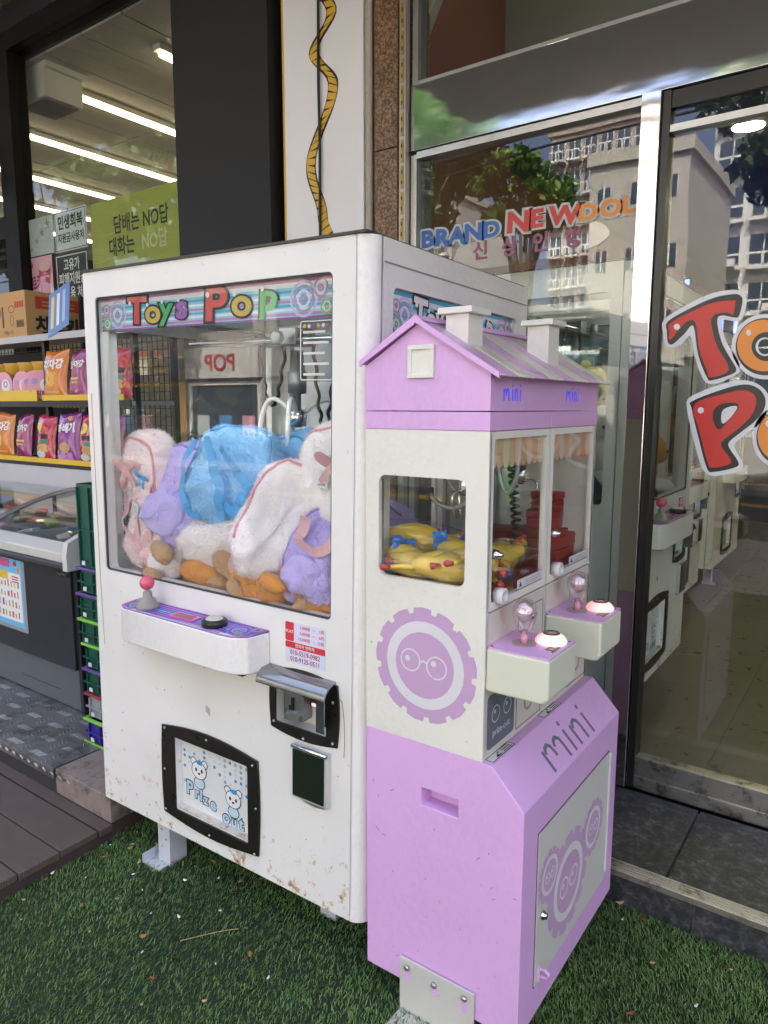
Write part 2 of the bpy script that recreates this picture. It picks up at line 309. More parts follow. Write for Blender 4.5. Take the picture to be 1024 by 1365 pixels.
litter('fallen_leaf', 'small dry brown leaf lying on the artificial grass', [(-.99, -.02), (-.72, -.1), (-.86, -.28), (-.6, -.25), (-1.0, .13), (-.93, .05), (-.45, -.33), (-.3, -.12), (.42, .68), (.47, .69), (-1.02, -.1), (-.9, -.05), (-.8, .02), (-1.05, .2), (-.55, .08), (.36, .66), (.55, .66), (-.95, .14), (.05, -.2), (-.1, -.3), (.62, .3), (-.7, .1)], [leafm[0], leafm[1], leafm[3]], .007, .013, 'dry leaves on the grass')
litter('paper_scrap', 'tiny pale scrap lying on the artificial grass', [(-.86, -.1), (-.97, -.2), (-.66, -.18), (-.58, -.14), (-.55, -.29), (-1.03, -.37), (-1.05, .05), (-.74, -.33), (-.8, -.2), (-.5, -.05), (-.4, -.4), (.5, .62), (.62, .5), (-.28, -.3), (-.95, -.42), (.75, .42), (-1.0, .0), (-.9, .1), (-1.06, -.05), (-.82, -.05), (-.7, -.02), (-.62, .05), (-.35, -.2), (.0, -.4), (.3, -.25), (.58, .12), (.8, .6), (-.2, -.15), (-1.08, -.25), (-.77, -.13), (.4, .6), (.95, .5)], [leafm[2], leafm[2], leafm[1]], .003, .007, 'pale scraps on the grass')
# twig
T(build('fallen_twig', MB().tube(bez((-.5, -.2, .016), (-.46, -.15, .019), (-.44, -.11, .018), (-.4, -.07, .016), 8), .0009, 5), leafm[1]), 'thin straw-coloured twig lying across the grass', 'twig')
# ================================================================== deck, checker-plate platform, stone step
deckm = stripes('composite_deck', (.078, .052, .043), (.12, .085, .072), 45, 'Y', .6, .5, sharp=False)
decks = M('deck_edge', (.045, .028, .026), .7, var=.2)
dk = struct('deck', MB().box(-3.4, -1.105, -1.0, -.008, -.1, .036), decks)
for i, (y0, y1) in enumerate(((-.062, -.012), (-.205, -.068), (-.345, -.211), (-.485, -.351), (-.625, -.491), (-.765, -.631), (-.905, -.771))):
    build('plank', MB().box(-3.4, -1.1-.004*(i % 2), y0, y1, .037, .061), deckm, dk, bevel=.002)
plate = M('checker_plate', (.34, .335, .33), .42, .85, .2, 9, .12, 160, dirt=(.14, .13, .12), ds=6, dth=.5)
pf = struct('platform', MB().box(-4.4, -1.46, -.012, 1.16, -.1, .157), M('platform_side', (.03, .03, .032), .6))
build('plate_sheet', MB().box(-4.4, -1.462, -.016, 1.16, .158, .162).box(-4.4, -1.462, -.018, -.0135, .118, .1578), plate, pf)
tb = MB(); step = .088
for i in range(21):
    for j in range(11):
        cx, cy_ = -3.3+i*step, .015+j*step
        if cx > -1.5 or cy_ > 1.0: continue
        d = PI/4*(1 if (i+j) % 2 else -1)
        for k in (-2, -1, 0, 1, 2) if (i+j) % 2 else (-2, -1, 0, 1, 2):
            ox = k*.0165; m_ = Matrix.Translation((cx+(ox if (i+j) % 2 else 0), cy_+(0 if (i+j) % 2 else ox), .162)) @ Matrix.Rotation(1.05 if (i+j) % 2 else -.45, 4, 'Z')
            vs_ = [m_ @ Vector(p) for p in ((-.019, 0, 0), (0, -.0042, 0), (.019, 0, 0), (0, .0042, 0), (-.011, 0, .0035), (.011, 0, .0035))]
            tb.add(vs_, [(0, 1, 5, 4), (1, 2, 5), (2, 3, 4, 5), (3, 0, 4)])
T(build('tread_pattern', tb, plate, pf), kind='stuff')
tb = MB()
for i in range(70):
    for k in range(3):
        cx = -3.3+i*.028; m_ = Matrix.Translation((cx+k*.006, -.018, .138)) @ Matrix.Rotation(.9 if i % 2 else -.9, 4, 'Y')
        tb.add([m_ @ Vector(p) for p in ((-.01, 0, 0), (0, 0, -.002), (.01, 0, 0), (0, 0, .002), (-.004, -.002, 0), (.004, -.002, 0))], [(0, 1, 5, 4), (1, 2, 5), (2, 3, 4, 5), (3, 0, 4)])
T(build('edge_tread_pattern', tb, plate, pf), kind='stuff')
sb = struct('stone_block', MB().box(-1.457, -1.105, -.014, .5, .062, .161), M('block_stone', (.24, .19, .16), .85, var=.35, vs=16, bump=.4, bs=60, dirt=(.1, .085, .07), ds=11, dth=.5), bevel=.004)
struct('block_footing', MB().box(-1.455, -1.12, -.006, .5, -.1, .058), M('footing', (.07, .035, .028), .8, var=.3))
tile = speckle('dark_tile', (.03, .031, .035), (.07, .072, .08), 30, .42, .5, .12, (.17, .17, .18))
st = struct('shop_step', MB().box(-.2, 4.2, .712, 1.2, -.2, .1), M('grout', (.16, .15, .14), .9))
for i in range(12):
    x0 = -.18+i*.36+.052; x1 = x0+.352
    build('tile', MB().box(x0, x1, .752, 1.196, .1, .114), tile, st, bevel=.0015)
    build('riser_tile', MB().box(x0+.09, x1+.09, .698, .712, -.02, .098), tile, st, bevel=.0015)
nos = M('nosing_metal', (.62, .6, .57), .38, .9, .2, 15, dirt=(.2, .18, .16), ds=12, dth=.52)
for i in range(8):
    x0 = -.2+i*.6-.07; x1 = x0+.594; mb = MB().box(x0, x1, .692, .748, .1, .1175)
    for k in range(4): mb.box(x0, x1, .699+k*.012, .705+k*.012, .1175, .1198)
    build('nosing', mb, nos, st)
# ================================================================== convenience store: pillars, window, inside
blackm = M('black_frame', (.004, .004, .004), .6, spec=.2); charc = M('charcoal_panel', (.0155, .0155, .0155), .6, spec=.3, var=.12, vs=2)
T(build('charcoal_pillar', MB().box(-1.985, -1.345, 1.1, 1.5, -.1, 4.2), charc, bevel=.003), 'plain dark charcoal pillar between store window and white pillar', 'pillar')
wpil = E('white_pillar', 'white panelled pillar with a wavy yellow stripe running up it', 'pillar', (-1.07, 1.2, 0))
whp = M('white_panel', (.78, .79, .82), .5, var=.05, vs=3, dirt=(.4, .37, .34), ds=14, dth=.7)
build('panel', MB().box(-.226, .213, -.05, .3, -.1, 4.2), whp, wpil, bevel=.002)
yel = M('yellow_sticker', (.66, .4, .03), .5, dirt=(.25, .13, .02), ds=20, dth=.6); blk = M('black_print', (.006, .006, .006), .5)
build('yellow_edge', MB().box(-.237, -.227, -.049, .0, -.1, 4.2), yel, wpil)
pp = PL((0, -.05, 0), (1, 0, 0), (0, 0, 1))
ZW = [(2.1, .035), (2.24, .03), (2.34, -.01), (2.56, -.075), (2.87, .055), (3.02, -.05), (3.15, .05), (3.3, -.05), (3.5, .05)]
def zx(z):
    for (a, xa), (b, xb) in zip(ZW, ZW[1:]):
        if a <= z <= b: t = (z-a)/(b-a); return xa+(xb-xa)*(.5-.5*math.cos(PI*t))
    return 0
zs = [2.2+i*.02 for i in range(61)]
decal('stripe_border', wpil, pp, [(zx(z)-.028, z) for z in zs]+[(zx(z)+.028, z) for z in zs[::-1]], blk, .0008)
for i in range(0, 39):   # yellow tape cut into slanting blocks
    z0, z1 = 2.21+i*.03, 2.235+i*.03; sk = .011*math.sin(i*.5)
    decal('yellow_block', wpil, pp, [(zx(z0)-.023, z0-sk), (zx(z0)+.023, z0+sk), (zx(z1)+.023, z1+sk), (zx(z1)-.023, z1-sk)], yel, .0016)
T(build('hanging_cable', MB().tube([(-1.085+.002*math.sin(i*1.3), 1.138, 1.9+i*.12) for i in range(20)], .006, 8), M('cable_black', (.006, .006, .006), .5), smooth=True), 'thin black cable hanging straight down the white pillar', 'cable')
T(build('drain_pipe', MB().tube([(-.838, 1.165, -.05), (-.838, 1.165, 2.7), (-.838, 1.165, 4.2)], .016, 12), M('cream_pipe', (.42, .38, .32), .6, dirt=(.2, .14, .08), ds=20, dth=.56), smooth=True), 'narrow cream pipe between white pillar and granite column', 'pipe')
gr = speckle('brown_granite', (.09, .045, .02), (.32, .19, .1), 110, .4, .52, .1, (.4, .26, .15))
gc = E('granite_column', 'narrow speckled brown granite column beside the shop glass', 'column', (-.75, 1.2, 0))
for z0, z1 in ((-.1, .9), (.904, 1.75), (1.754, 2.56), (2.564, 3.4), (3.404, 4.2)): build('granite_slab', MB().box(-.058, .055, -.04, .2, z0, z1), gr, gc, bevel=.002)
ls = E('light_strip', 'gold light strip of small segments running up the shop frame', 'light strip', (-.676, 1.17, 0))
build('channel', MB().box(-.016, .014, 0, .03, -.1, 4.2), M('channel_alu', (.45, .43, .4), .4, .8), ls)
gold = M('gold_tape', (.45, .3, .06), .35, .2); dk2 = M('diode_dark', (.08, .05, .01), .4)
for i in range(14):
    z0 = 2.0+i*.1; b_ = build('strip_segment', MB().box(-.006, .006, -.004, -.0005, z0, z0+.086), gold, ls)
    for k in range(2): build('diode', MB().box(-.003, .003, -.006, -.0045, z0+.015+k*.04, z0+.03+k*.04), dk2, b_)
# store window
cg = glass('store_glass', (.93, .95, .94), .05)
swn = E('store_window', 'tall black framed convenience store window with posters behind the glass', 'window', (-2.9, 1.25, 0))
build('frame_head', MB().box(-6, .915, -.06, .06, 3.72, 3.83), blackm, swn)
for x in (-.845, -3.4): build('mullion', MB().box(x-.1, x+.07, -.06, .06, .16, 3.72), blackm, swn)
build('transom_bar', MB().box(-3.3, -.945, -.05, .05, 2.62, 2.76), blackm, swn)
build('pane', MB().box(-.775, .915, -.004, .004, .17, 3.72), cg, swn); build('pane', MB().box(-3.3, -.945, -.004, .004, .17, 3.72), cg, swn)
# posters (inside of the glass)
pap = M('paper_white', (.6, .66, .66), .5); ppk = M('paper_pink', (.75, .42, .5), .5); dkp = M('paper_black', (.02, .022, .025), .5); lime = M('paper_lime', (.36, .4, .07), .5, var=.04); wht = M('print_white', (.78, .78, .76), .5)
def poster(name, label, x0, z0, x1, z1, mat, y=1.262):
    o = E(name, label, 'poster', ((x0+x1)/2, y, (z0+z1)/2)); w, h = (x1-x0)/2, (z1-z0)/2; pl = PL((0, 0, 0), (1, 0, 0), (0, 0, 1))
    decal('sheet', o, pl, [(-w, -h), (w, -h), (w, h), (-w, h)], mat, 0, .001); return o, pl, w, h
o, pl, w, h = poster('green_poster', 'large lime green no smoking poster in the store window', -2.985, 2.3, -2.0, 2.712, lime)
text('lettering', o, pl, '담배는 NO답', -.02, .05, .11, blk, .0015, .02, 'CENTER', sx=.82); text('lettering', o, pl, '대화는', -.2, -.07, .11, blk, .0015, .02, 'CENTER', sx=.82); text('lettering', o, pl, 'NO답', .1, -.07, .11, M('faded_print', (.55, .58, .3), .5), .0015, .02, 'CENTER', sx=.82)
o, pl, w, h = poster('notice_poster', 'white notice poster with bold black Korean lettering in the window', -3.375, 2.48, -3.03, 2.722, pap)
decal('border', o, pl, [rr(-w+.008, -h+.008, w-.008, h-.008, .003), rr(-w+.012, -h+.012, w-.012, h-.012, .003)[::-1]], blk, .0015)
text('lettering', o, pl, '민생회복', 0, .045, .088, blk, .0015, .03, 'CENTER', sx=.85); text('lettering', o, pl, '지원금사용처', 0, -.045, .062, blk, .0015, .025, 'CENTER', sx=.85)
o, pl, w, h = poster('black_poster', 'black poster with white Korean lettering below the notice', -3.39, 2.06, -3.035, 2.468, dkp)
decal('border', o, pl, [rr(-w+.01, -h+.01, w-.01, h-.01, .003), rr(-w+.016, -h+.016, w-.016, h-.016, .003)[::-1]], wht, .0015)
for k, t_ in enumerate(('고유가', '피해지원금', '사 용 처')): text('lettering', o, pl, t_, 0, .13-k*.085, .078, wht, .0015, .02, 'CENTER', sx=.82)
o, pl, w, h = poster('star_poster', 'pale poster with a row of gold stars in the window', -3.735, 2.49, -3.395, 2.72, M('paper_pale', (.45, .52, .5), .5))
gst = M('gold_star', (.4, .26, .08), .5)
for k in range(4):
    cx, cz, s_ = -.09+k*.065, -.07+k*.045, .018+.006*k; decal('star', o, pl, [(cx+(s_ if q % 2 == 0 else s_*.42)*math.sin(q*PI/5), cz+(s_ if q % 2 == 0 else s_*.42)*math.cos(q*PI/5)) for q in range(10)][::-1], gst, .0015)
o, pl, w, h = poster('pink_poster', 'pink snack poster with a red cup picture and bold letters', -3.765, 2.15, -3.43, 2.483, ppk)
redp = M('print_red', (.55, .03, .04), .5); orp = M('print_orange', (.7, .28, .05), .5); wine = M('print_wine', (.35, .02, .1), .5)
decal('cup_picture', o, pl, [(.02, -.08), (.13, -.08), (.145, .1), (.005, .1)], redp, .0012); decal('cup_rim', o, pl, ell(.075, .1, .07, .03), M('print_pinkish', (.8, .5, .5), .5), .0018); decal('blob', o, pl, ell(-.1, .12, .045, .022), redp, .0012)
text('lettering', o, pl, '치트키', -.055, .0, .1, wine, .0015, .04, 'CENTER', rot=.12, sx=.75); decal('snack_picture', o, pl, ell(.08, -.1, .05, .03), orp, .0022)
# store inside: ceiling tiles with tubes
sin_ = struct('store_ceiling', MB().box(-14, -1.3, 1.32, 14, 3.72, 3.9), M('ceil_gap', (.03, .03, .03), .9))
ctile = M('ceiling_tile', (.42, .4, .36), .85, var=.14, vs=14, bump=.3, bs=90)
for i in range(20):
    for j in range(11): build('ceiling_panel', MB().box(-8.9+i*.4-.194, -8.9+i*.4+.194, 1.34+j*1.2, 1.34+j*1.2+1.188, 3.706, 3.722), ctile, sin_)
struct('store_floor', MB().box(-14, -1.3, 1.32, 14, .0, .16), M('store_floor_m', (.35, .34, .32), .4))
wallm = M('store_wall_m', (.5, .48, .44), .8)
struct('store_wall', MB().box(-14, -1.3, 14, 14.2, 0, 3.9), wallm); struct('store_wall', MB().box(-14.2, -14, 1.3, 14, 0, 3.9), wallm); struct('store_wall', MB().box(-1.36, -1.3, 1.51, 14, 0, 3.9), wallm)
tubem = emis('tube_light', (1, .8, .5), 2.2); fixm = M('fixture_white', (.6, .6, .58), .5)
for i, (x, y0) in enumerate(((-3.8, 1.66), (-4.8, 1.5), (-5.8, 1.5), (-6.75, 1.5), (-2.82, 1.66), (-7.75, 1.5))):
    t_ = E('ceiling_tube_light', 'long glowing tube light fixed to the store ceiling', 'ceiling light', (x, y0, 3.7), group='tube lights on the store ceiling')
    build('housing', MB().box(-.035, .035, 0, 8, -.03, .003), fixm, t_); build('tube', MB().tube([(0, .03, -.045), (0, 7.97, -.045)], .018, 8), tubem, t_, smooth=True)
ac = E('ceiling_duct', 'boxy white ceiling unit with grey grille inside the store window', 'air unit', (-3.72, 1.5, 3.6))
build('casing', MB().box(-.2, .13, -.12, .15, -.1, .07).box(-.26, .16, -.12, .18, .07, .11), fixm, ac, bevel=.004); build('grille', MB().box(-.18, .11, -.1, .13, -.11, -.101), M('grille_grey', (.2, .19, .17), .6), ac)
sh = E('store_shelves', 'tall stocked shelf unit standing far inside the store', 'shelf', (-4.6, 5.5, .16))
build('unit', MB().box(-1.5, 1.5, -.2, .2, 0, 1.6), M('shelf_grey', (.2, .2, .2), .6), sh)
for k in range(4):
    for q in range(10): build('product', MB().box(-1.45+q*.29, -1.45+q*.29+.24, -.26, -.201, .1+k*.38, .1+k*.38+random.uniform(.18, .3)), M('prod%d' % (q % 5), [(.5, .1, .08), (.1, .25, .5), (.6, .5, .1), (.15, .4, .15), (.6, .55, .5)][q % 5], .5), sh)
# canopy soffit of slats over the store front
sf = struct('store_soffit', MB().box(-9, -1.0, -.4, 1.19, 3.98, 4.1), M('soffit_dark', (.05, .045, .04), .8))
sl = M('soffit_slat', (.21, .185, .16), .6, var=.15)
for i in range(48): build('soffit_slat', MB().box(-8.9+i*.165, -8.9+i*.165+.155, -.4, 1.18, 3.955, 3.98), sl, sf, bevel=.003)
cf = E('wall_camera_box', 'small white box with a round mark on the black mullion', 'box', (-4.02, 1.12, 3.08)); build('casing', MB().box(-.12, .12, -.06, .06, -.15, .12), wht, cf, bevel=.008); decal('round_mark', cf, PL((0, -.06, 0), (1, 0, 0), (0, 0, 1)), [ell(.05, 0, .04), ell(.05, 0, .034)[::-1]], M('mark_grey', (.3, .3, .3), .5), .001)
# ================================================================== toy shop front (right)
steel = wavy_steel('polished_steel', amp=.03); mirror = wavy_steel('mirror_steel', (.8, .8, .8), .03, .03, (3, 1, .8)); alu = M('aluminium', (.55, .55, .54), .32, .9, .1, 20, dirt=(.25, .22, .18), ds=20, dth=.62)
dalu = M('dark_aluminium', (.05, .05, .05), .35, .8)
sg = glass('shop_glass', (.95, .975, .96), .055, wave=.02)
sfr = E('glass_storefront', 'glass shop front in steel frame with a coloured lettering sticker', 'shop front', (0, 1.22, 0))
build('header_band', MB().box(-.655, 4.2, -.02, .06, 2.545, 2.79), steel, sfr, bevel=.002)
build('upper_frame', MB().box(-.655, 4.2, -.012, .05, 2.792, 2.806).box(-.655, -.63, -.012, .05, 2.806, 4.2).box(.56, .59, -.012, .05, 2.806, 4.2), alu, sfr)
build('upper_pane', MB().box(-.63, .56, .012, .018, 2.806, 4.2), sg, sfr); build('upper_pane', MB().box(.59, 4.2, .012, .018, 2.806, 4.2), sg, sfr)
build('side_frame', MB().box(-.656, -.63, -.015, .05, .12, 2.53).box(-.63, .262, -.015, .05, 2.515, 2.54), alu, sfr); build('side_gasket', MB().box(-.628, -.585, .02, .05, .24, 2.51), dalu, sfr)
build('pane', MB().box(-.63, .262, .012, .018, .24, 2.515), sg, sfr)
build('mullion', MB().box(.262, .325, -.03, .06, .12, 2.543), mirror, sfr, bevel=.002); build('mullion_edge', MB().box(.327, .352, -.012, .06, .12, 2.543), dalu, sfr)
build('door_head', MB().box(.352, 4.2, -.004, .06, 2.49, 2.543), dalu, sfr); build('door_rail', MB().box(.352, 4.2, -.008, .05, 2.415, 2.437), alu, sfr)
build('transom_pane', MB().box(.352, 4.2, .012, .018, 2.437, 2.49), sg, sfr)
build('door_pane', MB().box(.352, 4.2, .012, .018, .232, 2.415), sg, sfr)
build('sill_channel', MB().box(-.63, 4.2, -.006, .06, .115, .165).box(-.63, 4.2, .0, .055, .165, .236), M('sill_steel', (.5, .5, .48), .3, .9, .2, 14, dirt=(.1, .09, .08), ds=10, dth=.5), sfr, bevel=.002)
gp = PL((0, .012, 0), (1, 0, 0), (0, 0, 1))
# --- lettering: BRAND NEW DOLL
bl_ = M('sticker_blue', (.03, .12, .42), .4); rd_ = M('sticker_red', (.55, .04, .035), .4); or_ = M('sticker_orange', (.75, .27, .05), .4); ou_ = M('sticker_white', (.46, .5, .49), .4); pu_ = M('sticker_plum', (.28, .08, .15), .4)
def word(s, u, v, size, mat, rot, sp=1.0):
    x = u
    for ch in s:
        k = random.uniform(.9, 1.1); a = rot+random.uniform(-.08, .08)
        text('letter_outline', sfr, gp, ch, x, v, size*k, ou_, .001, .13, 'LEFT', a, sx=1.22); text('letter', sfr, gp, ch, x, v, size*k, mat, .002, .045, 'LEFT', a, sx=1.22)
        x += size*(1.02 if ch in 'WMNDO' else .82)*sp; v += math.sin(rot)*size*.8
word('BRAND', -.622, 2.2, .082, bl_, .0, 1.0); word('NEW', -.236, 2.213, .094, rd_, .0, 1.0); word('DOLL', .045, 2.21, .082, or_, .0, .93)
for k, ch in enumerate('신상인형'): text('letter', sfr, gp, ch, -.38+k*.125, 2.125, .075, pu_, .002, .03, 'LEFT')
decal('sticker_backing', sfr, gp, smooth_loop([(-.42, 2.16), (-.2, 2.17), (.0, 2.17), (.12, 2.17), (.16, 2.12), (.05, 2.08), (-.3, 2.06), (-.44, 2.08), (-.5, 2.03), (-.46, 2.12)]), glass('sticker_film', (.8, .83, .82), .1), .0003)
# --- lettering: Toys Pop on the door (outlines in metres on the glass)
def tr(pts, k=4):
    def hm(px, py):
        w_ = .00012163*px-.00002474*py+1
        return ((.00056705*px+.0000207*py+.189268)/w_, (.00018612*px-.00057338*py+1.9491865)/w_)
    return smooth_loop([hm(*p_) for p_ in pts], k)
wst = M('sticker_gloss_white', (.72, .74, .8), .35); bst = M('sticker_black', (.008, .008, .008), .35); rst = M('sticker_bright_red', (.6, .025, .02), .35); ost = M('sticker_bright_orange', (.8, .27, .03), .35)
Tw = [(318, 225), (480, 120), (640, 50), (780, 30), (840, 55), (855, 110), (830, 210), (790, 235), (710, 225), (695, 250), (720, 360), (790, 470), (812, 540), (795, 578), (700, 625), (640, 645), (590, 630), (550, 560), (515, 450), (490, 330), (430, 385), (370, 408), (330, 390), (315, 320)]
Tb = [(345, 235), (500, 145), (650, 80), (780, 58), (822, 75), (828, 115), (806, 200), (775, 210), (705, 197), (668, 212), (670, 280), (702, 390), (772, 510), (788, 545), (768, 575), (635, 618), (598, 600), (540, 450), (510, 265), (450, 318), (378, 382), (345, 372), (338, 300)]
Tr_ = [(358, 250), (500, 172), (640, 115), (775, 100), (782, 115), (768, 190), (730, 178), (655, 188), (626, 225), (634, 300), (664, 400), (740, 548), (622, 600), (600, 560), (550, 420), (526, 248), (480, 232), (440, 262), (360, 355), (354, 300)]
Pw = [(475, 740), (560, 690), (700, 640), (840, 618), (940, 650), (1000, 720), (1000, 800), (940, 900), (850, 970), (780, 1030), (790, 1080), (830, 1150), (815, 1200), (660, 1240), (600, 1225), (555, 1160), (500, 960), (468, 800)]
Pb = [(500, 755), (690, 680), (840, 645), (930, 670), (977, 735), (968, 810), (915, 880), (820, 955), (742, 1020), (748, 1065), (800, 1145), (785, 1183), (645, 1213), (598, 1190), (545, 1000), (498, 800)]
Pr = [(515, 778), (700, 708), (830, 684), (898, 705), (918, 760), (888, 845), (800, 935), (700, 1012), (700, 1060), (756, 1152), (632, 1186), (600, 1140), (550, 950)]
Ph = [(650, 800), (705, 768), (785, 766), (803, 795), (750, 868), (680, 938), (648, 905), (636, 850)]; Phb = [(662, 806), (712, 780), (778, 779), (790, 798), (742, 860), (682, 920), (660, 890), (650, 850)]; Phw = [(700, 815), (745, 790), (795, 790), (760, 850), (705, 900), (690, 870)]
def oo(cx, cy_, rx, ry): return lambda k: [(cx+rx*k*math.cos(a*PI/10), cy_+ry*k*math.sin(a*PI/10)) for a in range(20)]
def letter(name, layers):
    root = None
    for i, (lp, m_, hh) in enumerate(layers):
        loops = [tr(q) for q in (lp if isinstance(lp[0], list) else [lp])]; o_ = decal(name if i == 0 else name+'_layer', root or sfr, gp, loops, m_, .0006, .0006)
        if i == 0: root = o_
        else: o_.matrix_local = Matrix.Translation((0, 0, hh)); 
letter('letter_t', [(Tw, wst, 0), (Tb, bst, .0008), (Tr_, wst, .0016), (Tr_, rst, .0024), ([(px, py) for px, py in oo(404, 272, 20, 20)(1)], wst, .0032)])
letter('letter_p', [([Pw], wst, 0), ([Pb, Phw[::-1]], bst, .0008), ([Pr, Ph[::-1]], rst, .0024), (oo(559, 813, 20, 20)(1), wst, .0032)])
for nm, c in (('letter_o', oo(975, 400, 205, 200)), ('letter_o', oo(1100, 990, 195, 200))):
    letter(nm, [([c(1.06), [(x_*.22+y_*0+.78*(975 if nm and c(0)[0][0] < 1050 else 1100), y_*.25+.75*c(0)[0][1]) for x_, y_ in c(1)][::-1]], wst, 0), ([c(.93), c(.3)[::-1]], bst, .0008), ([[(x_-8, y_-8) for x_, y_ in c(.84)], [(x_+10, y_) for x_, y_ in c(.47)][::-1]], ost, .0024), ([(c(0)[0][0]-105+15*math.cos(a*.63), c(0)[0][1]-90+20*math.sin(a*.63)) for a in range(10)], wst, .0032)])
for ch, u_, v_, m_ in (('y', .86, 1.66, M('sticker_green', (.05, .4, .08), .35)), ('s', 1.03, 1.69, M('sticker_purple', (.25, .06, .4), .35)), ('p', .84, 1.33, M('sticker_green', (0, 0, 0)))):
    text('letter_backing', sfr, gp, ch, u_, v_, .36, wst, .0006, .09); text('letter_shadow', sfr, gp, ch, u_, v_, .36, bst, .0016, .06); text('letter_face', sfr, gp, ch, u_, v_, .36, m_, .0026, .02)
# shop inside
brick = M('red_brown_wall', (.2, .07, .045), .55, var=.1, vs=3); dkw = M('dark_wall', (.035, .04, .04), .5)
struct('shop_wall', MB().box(-1.02, -.95, 1.3, 2.7, .12, 4.4), brick); struct('shop_wall', MB().box(-1.02, -.95, 2.7, 11, .12, 2.9), brick); struct('shop_wall', MB().box(-1.02, -.95, 2.7, 11, 2.9, 4.4), dkw)
struct('shop_wall', MB().box(-1.02, 5, 11, 11.1, .12, 4.4), dkw); struct('shop_wall', MB().box(4.6, 4.7, 1.3, 11, .12, 4.4), dkw)
struct('shop_ceiling', MB().box(-1.02, 4.7, 2.6, 11, 3.12, 4.4), M('shop_ceiling_m', (.16, .16, .15), .6))
shf = struct('shop_floor', MB().box(-1.02, 4.7, 1.28, 11, 0, .138), M('floor_gap', (.03, .03, .025), .7))
ft = M('vinyl_tile', (.17, .15, .1), .3, var=.3, vs=18, bump=.05, bs=40, dirt=(.16, .155, .12), ds=30, dth=.6)
for i in range(10):
    for j in range(14): build('floor_tile', MB().box(-.95+i*.5+.001, -.95+i*.5+.499, 1.3+j*.5+.001, 1.3+j*.5+.499, .1385, .142), ft, shf)
for x, y in ((.2, 3.4), (1.6, 3.4), (.2, 6), (1.6, 6), (.9, 4.7), (3, 3.4), (3, 4.7), (.9, 7.3)):
    dl = E('downlight', 'round warm ceiling downlight glowing inside the shop', 'ceiling light', (x, y, 3.12), group='downlights in the shop ceiling')
    build('rim', MB().lathe([(.1, 0), (.115, -.004), (.1, -.012), (.085, -.006)], n=24), fixm, dl, smooth=True); build('lens', MB().lathe([(.0, -.007), (.084, -.007), (.084, -.009), (0, -.009)], n=24), emis('downlight_glow', (1, .88, .45), 9), dl)
blu = emis('neon_blue', (.06, .1, 1), 1.2)
for k, (x, y, z) in enumerate(((-.6, 4.9, 2.3), (-.6, 5.6, 2.4), (-.6, 6.4, 2.3), (-.6, 7.2, 2.4), (-.6, 8, 2.3))):
    nb = E('blue_light_tube', 'vertical blue neon tube glowing on the inner shop wall', 'light tube', (x, y, z), group='blue neon tubes'); build('tube', MB().tube([(0, 0, -.25), (0, 0, .25)], .02, 8), blu, nb, smooth=True); build('holder', MB().box(-.03, .03, -.03, .03, -.28, -.251).box(-.03, .03, -.03, .03, .251, .28), dkw, nb)
lf = E('lamp_fixture', 'cream tube lamp fixture hanging behind the upper shop glass', 'lamp', (-.735, 1.42, 3.13), (0, .0, 0)); build('body', MB().box(-.03, .03, -.03, .03, -.06, .25), M('cream_fixture', (.55, .52, .42), .5), lf, bevel=.008, mtx=Matrix.Rotation(.5, 4, 'Y')); build('wire', MB().tube(bez((-.01, 0, .1), (-.08, 0, .14), (-.1, 0, .05), (-.12, 0, .2)), .004, 6), wht, lf)
tl2 = E('spot_lamp', 'small warm spot lamp above the upper shop window', 'lamp', (-.62, 1.75, 4.2)); build('shade', MB().lathe([(.07, 0), (.06, .05), (.03, .06)], n=16), fixm, tl2, smooth=True); build('lens', MB().lathe([(.0005, -.004), (.062, -.004), (.062, -.001)], n=16), MATS['downlight_glow'], tl2)
# awning over the toy shop, unseen building mass added above both shops for shade
T(build('shop_awning', MB().prism([(-1.34, 1.09, 3.34), (-1.34, -.62, 3.3), (-1.34, -.64, 3.75), (-1.34, 1.09, 3.8)], (5.94, 0, 0)), M('awning_grey', (.36, .345, .33), .7, var=.1)), 'grey sign box and awning projecting over the toy shop front', 'awning')
ub = E('shading_upper_building', 'pale unseen upper storeys above both shops, made tall to shade the street', 'building', (0, 0, 0))
wbm = M('upper_wall_m', (.42, .4, .37), .8); build('wall', MB().box(-22, 18, 1.3, 13, 4.25, 20), wbm, ub); build('wall', MB().box(4.75, 18, 1.3, 13, 0, 4.25), wbm, ub); build('wall', MB().box(-22, -14.3, 1.3, 13, 0, 4.25), wbm, ub)
for i in range(11):
    for j in range(4): w_ = build('window', MB().box(-20+i*3.4, -18+i*3.4, 1.25, 1.299, 5.3+j*3.3, 7.1+j*3.3), dalu, ub)
# ================================================================== white claw machine
wp = M('white_paint', (.8, .79, .75), .36, var=.03, vs=4, coat=.15, dirt=(.42, .3, .17), ds=16, dth=.7, scuff=.14)
wpr = wp
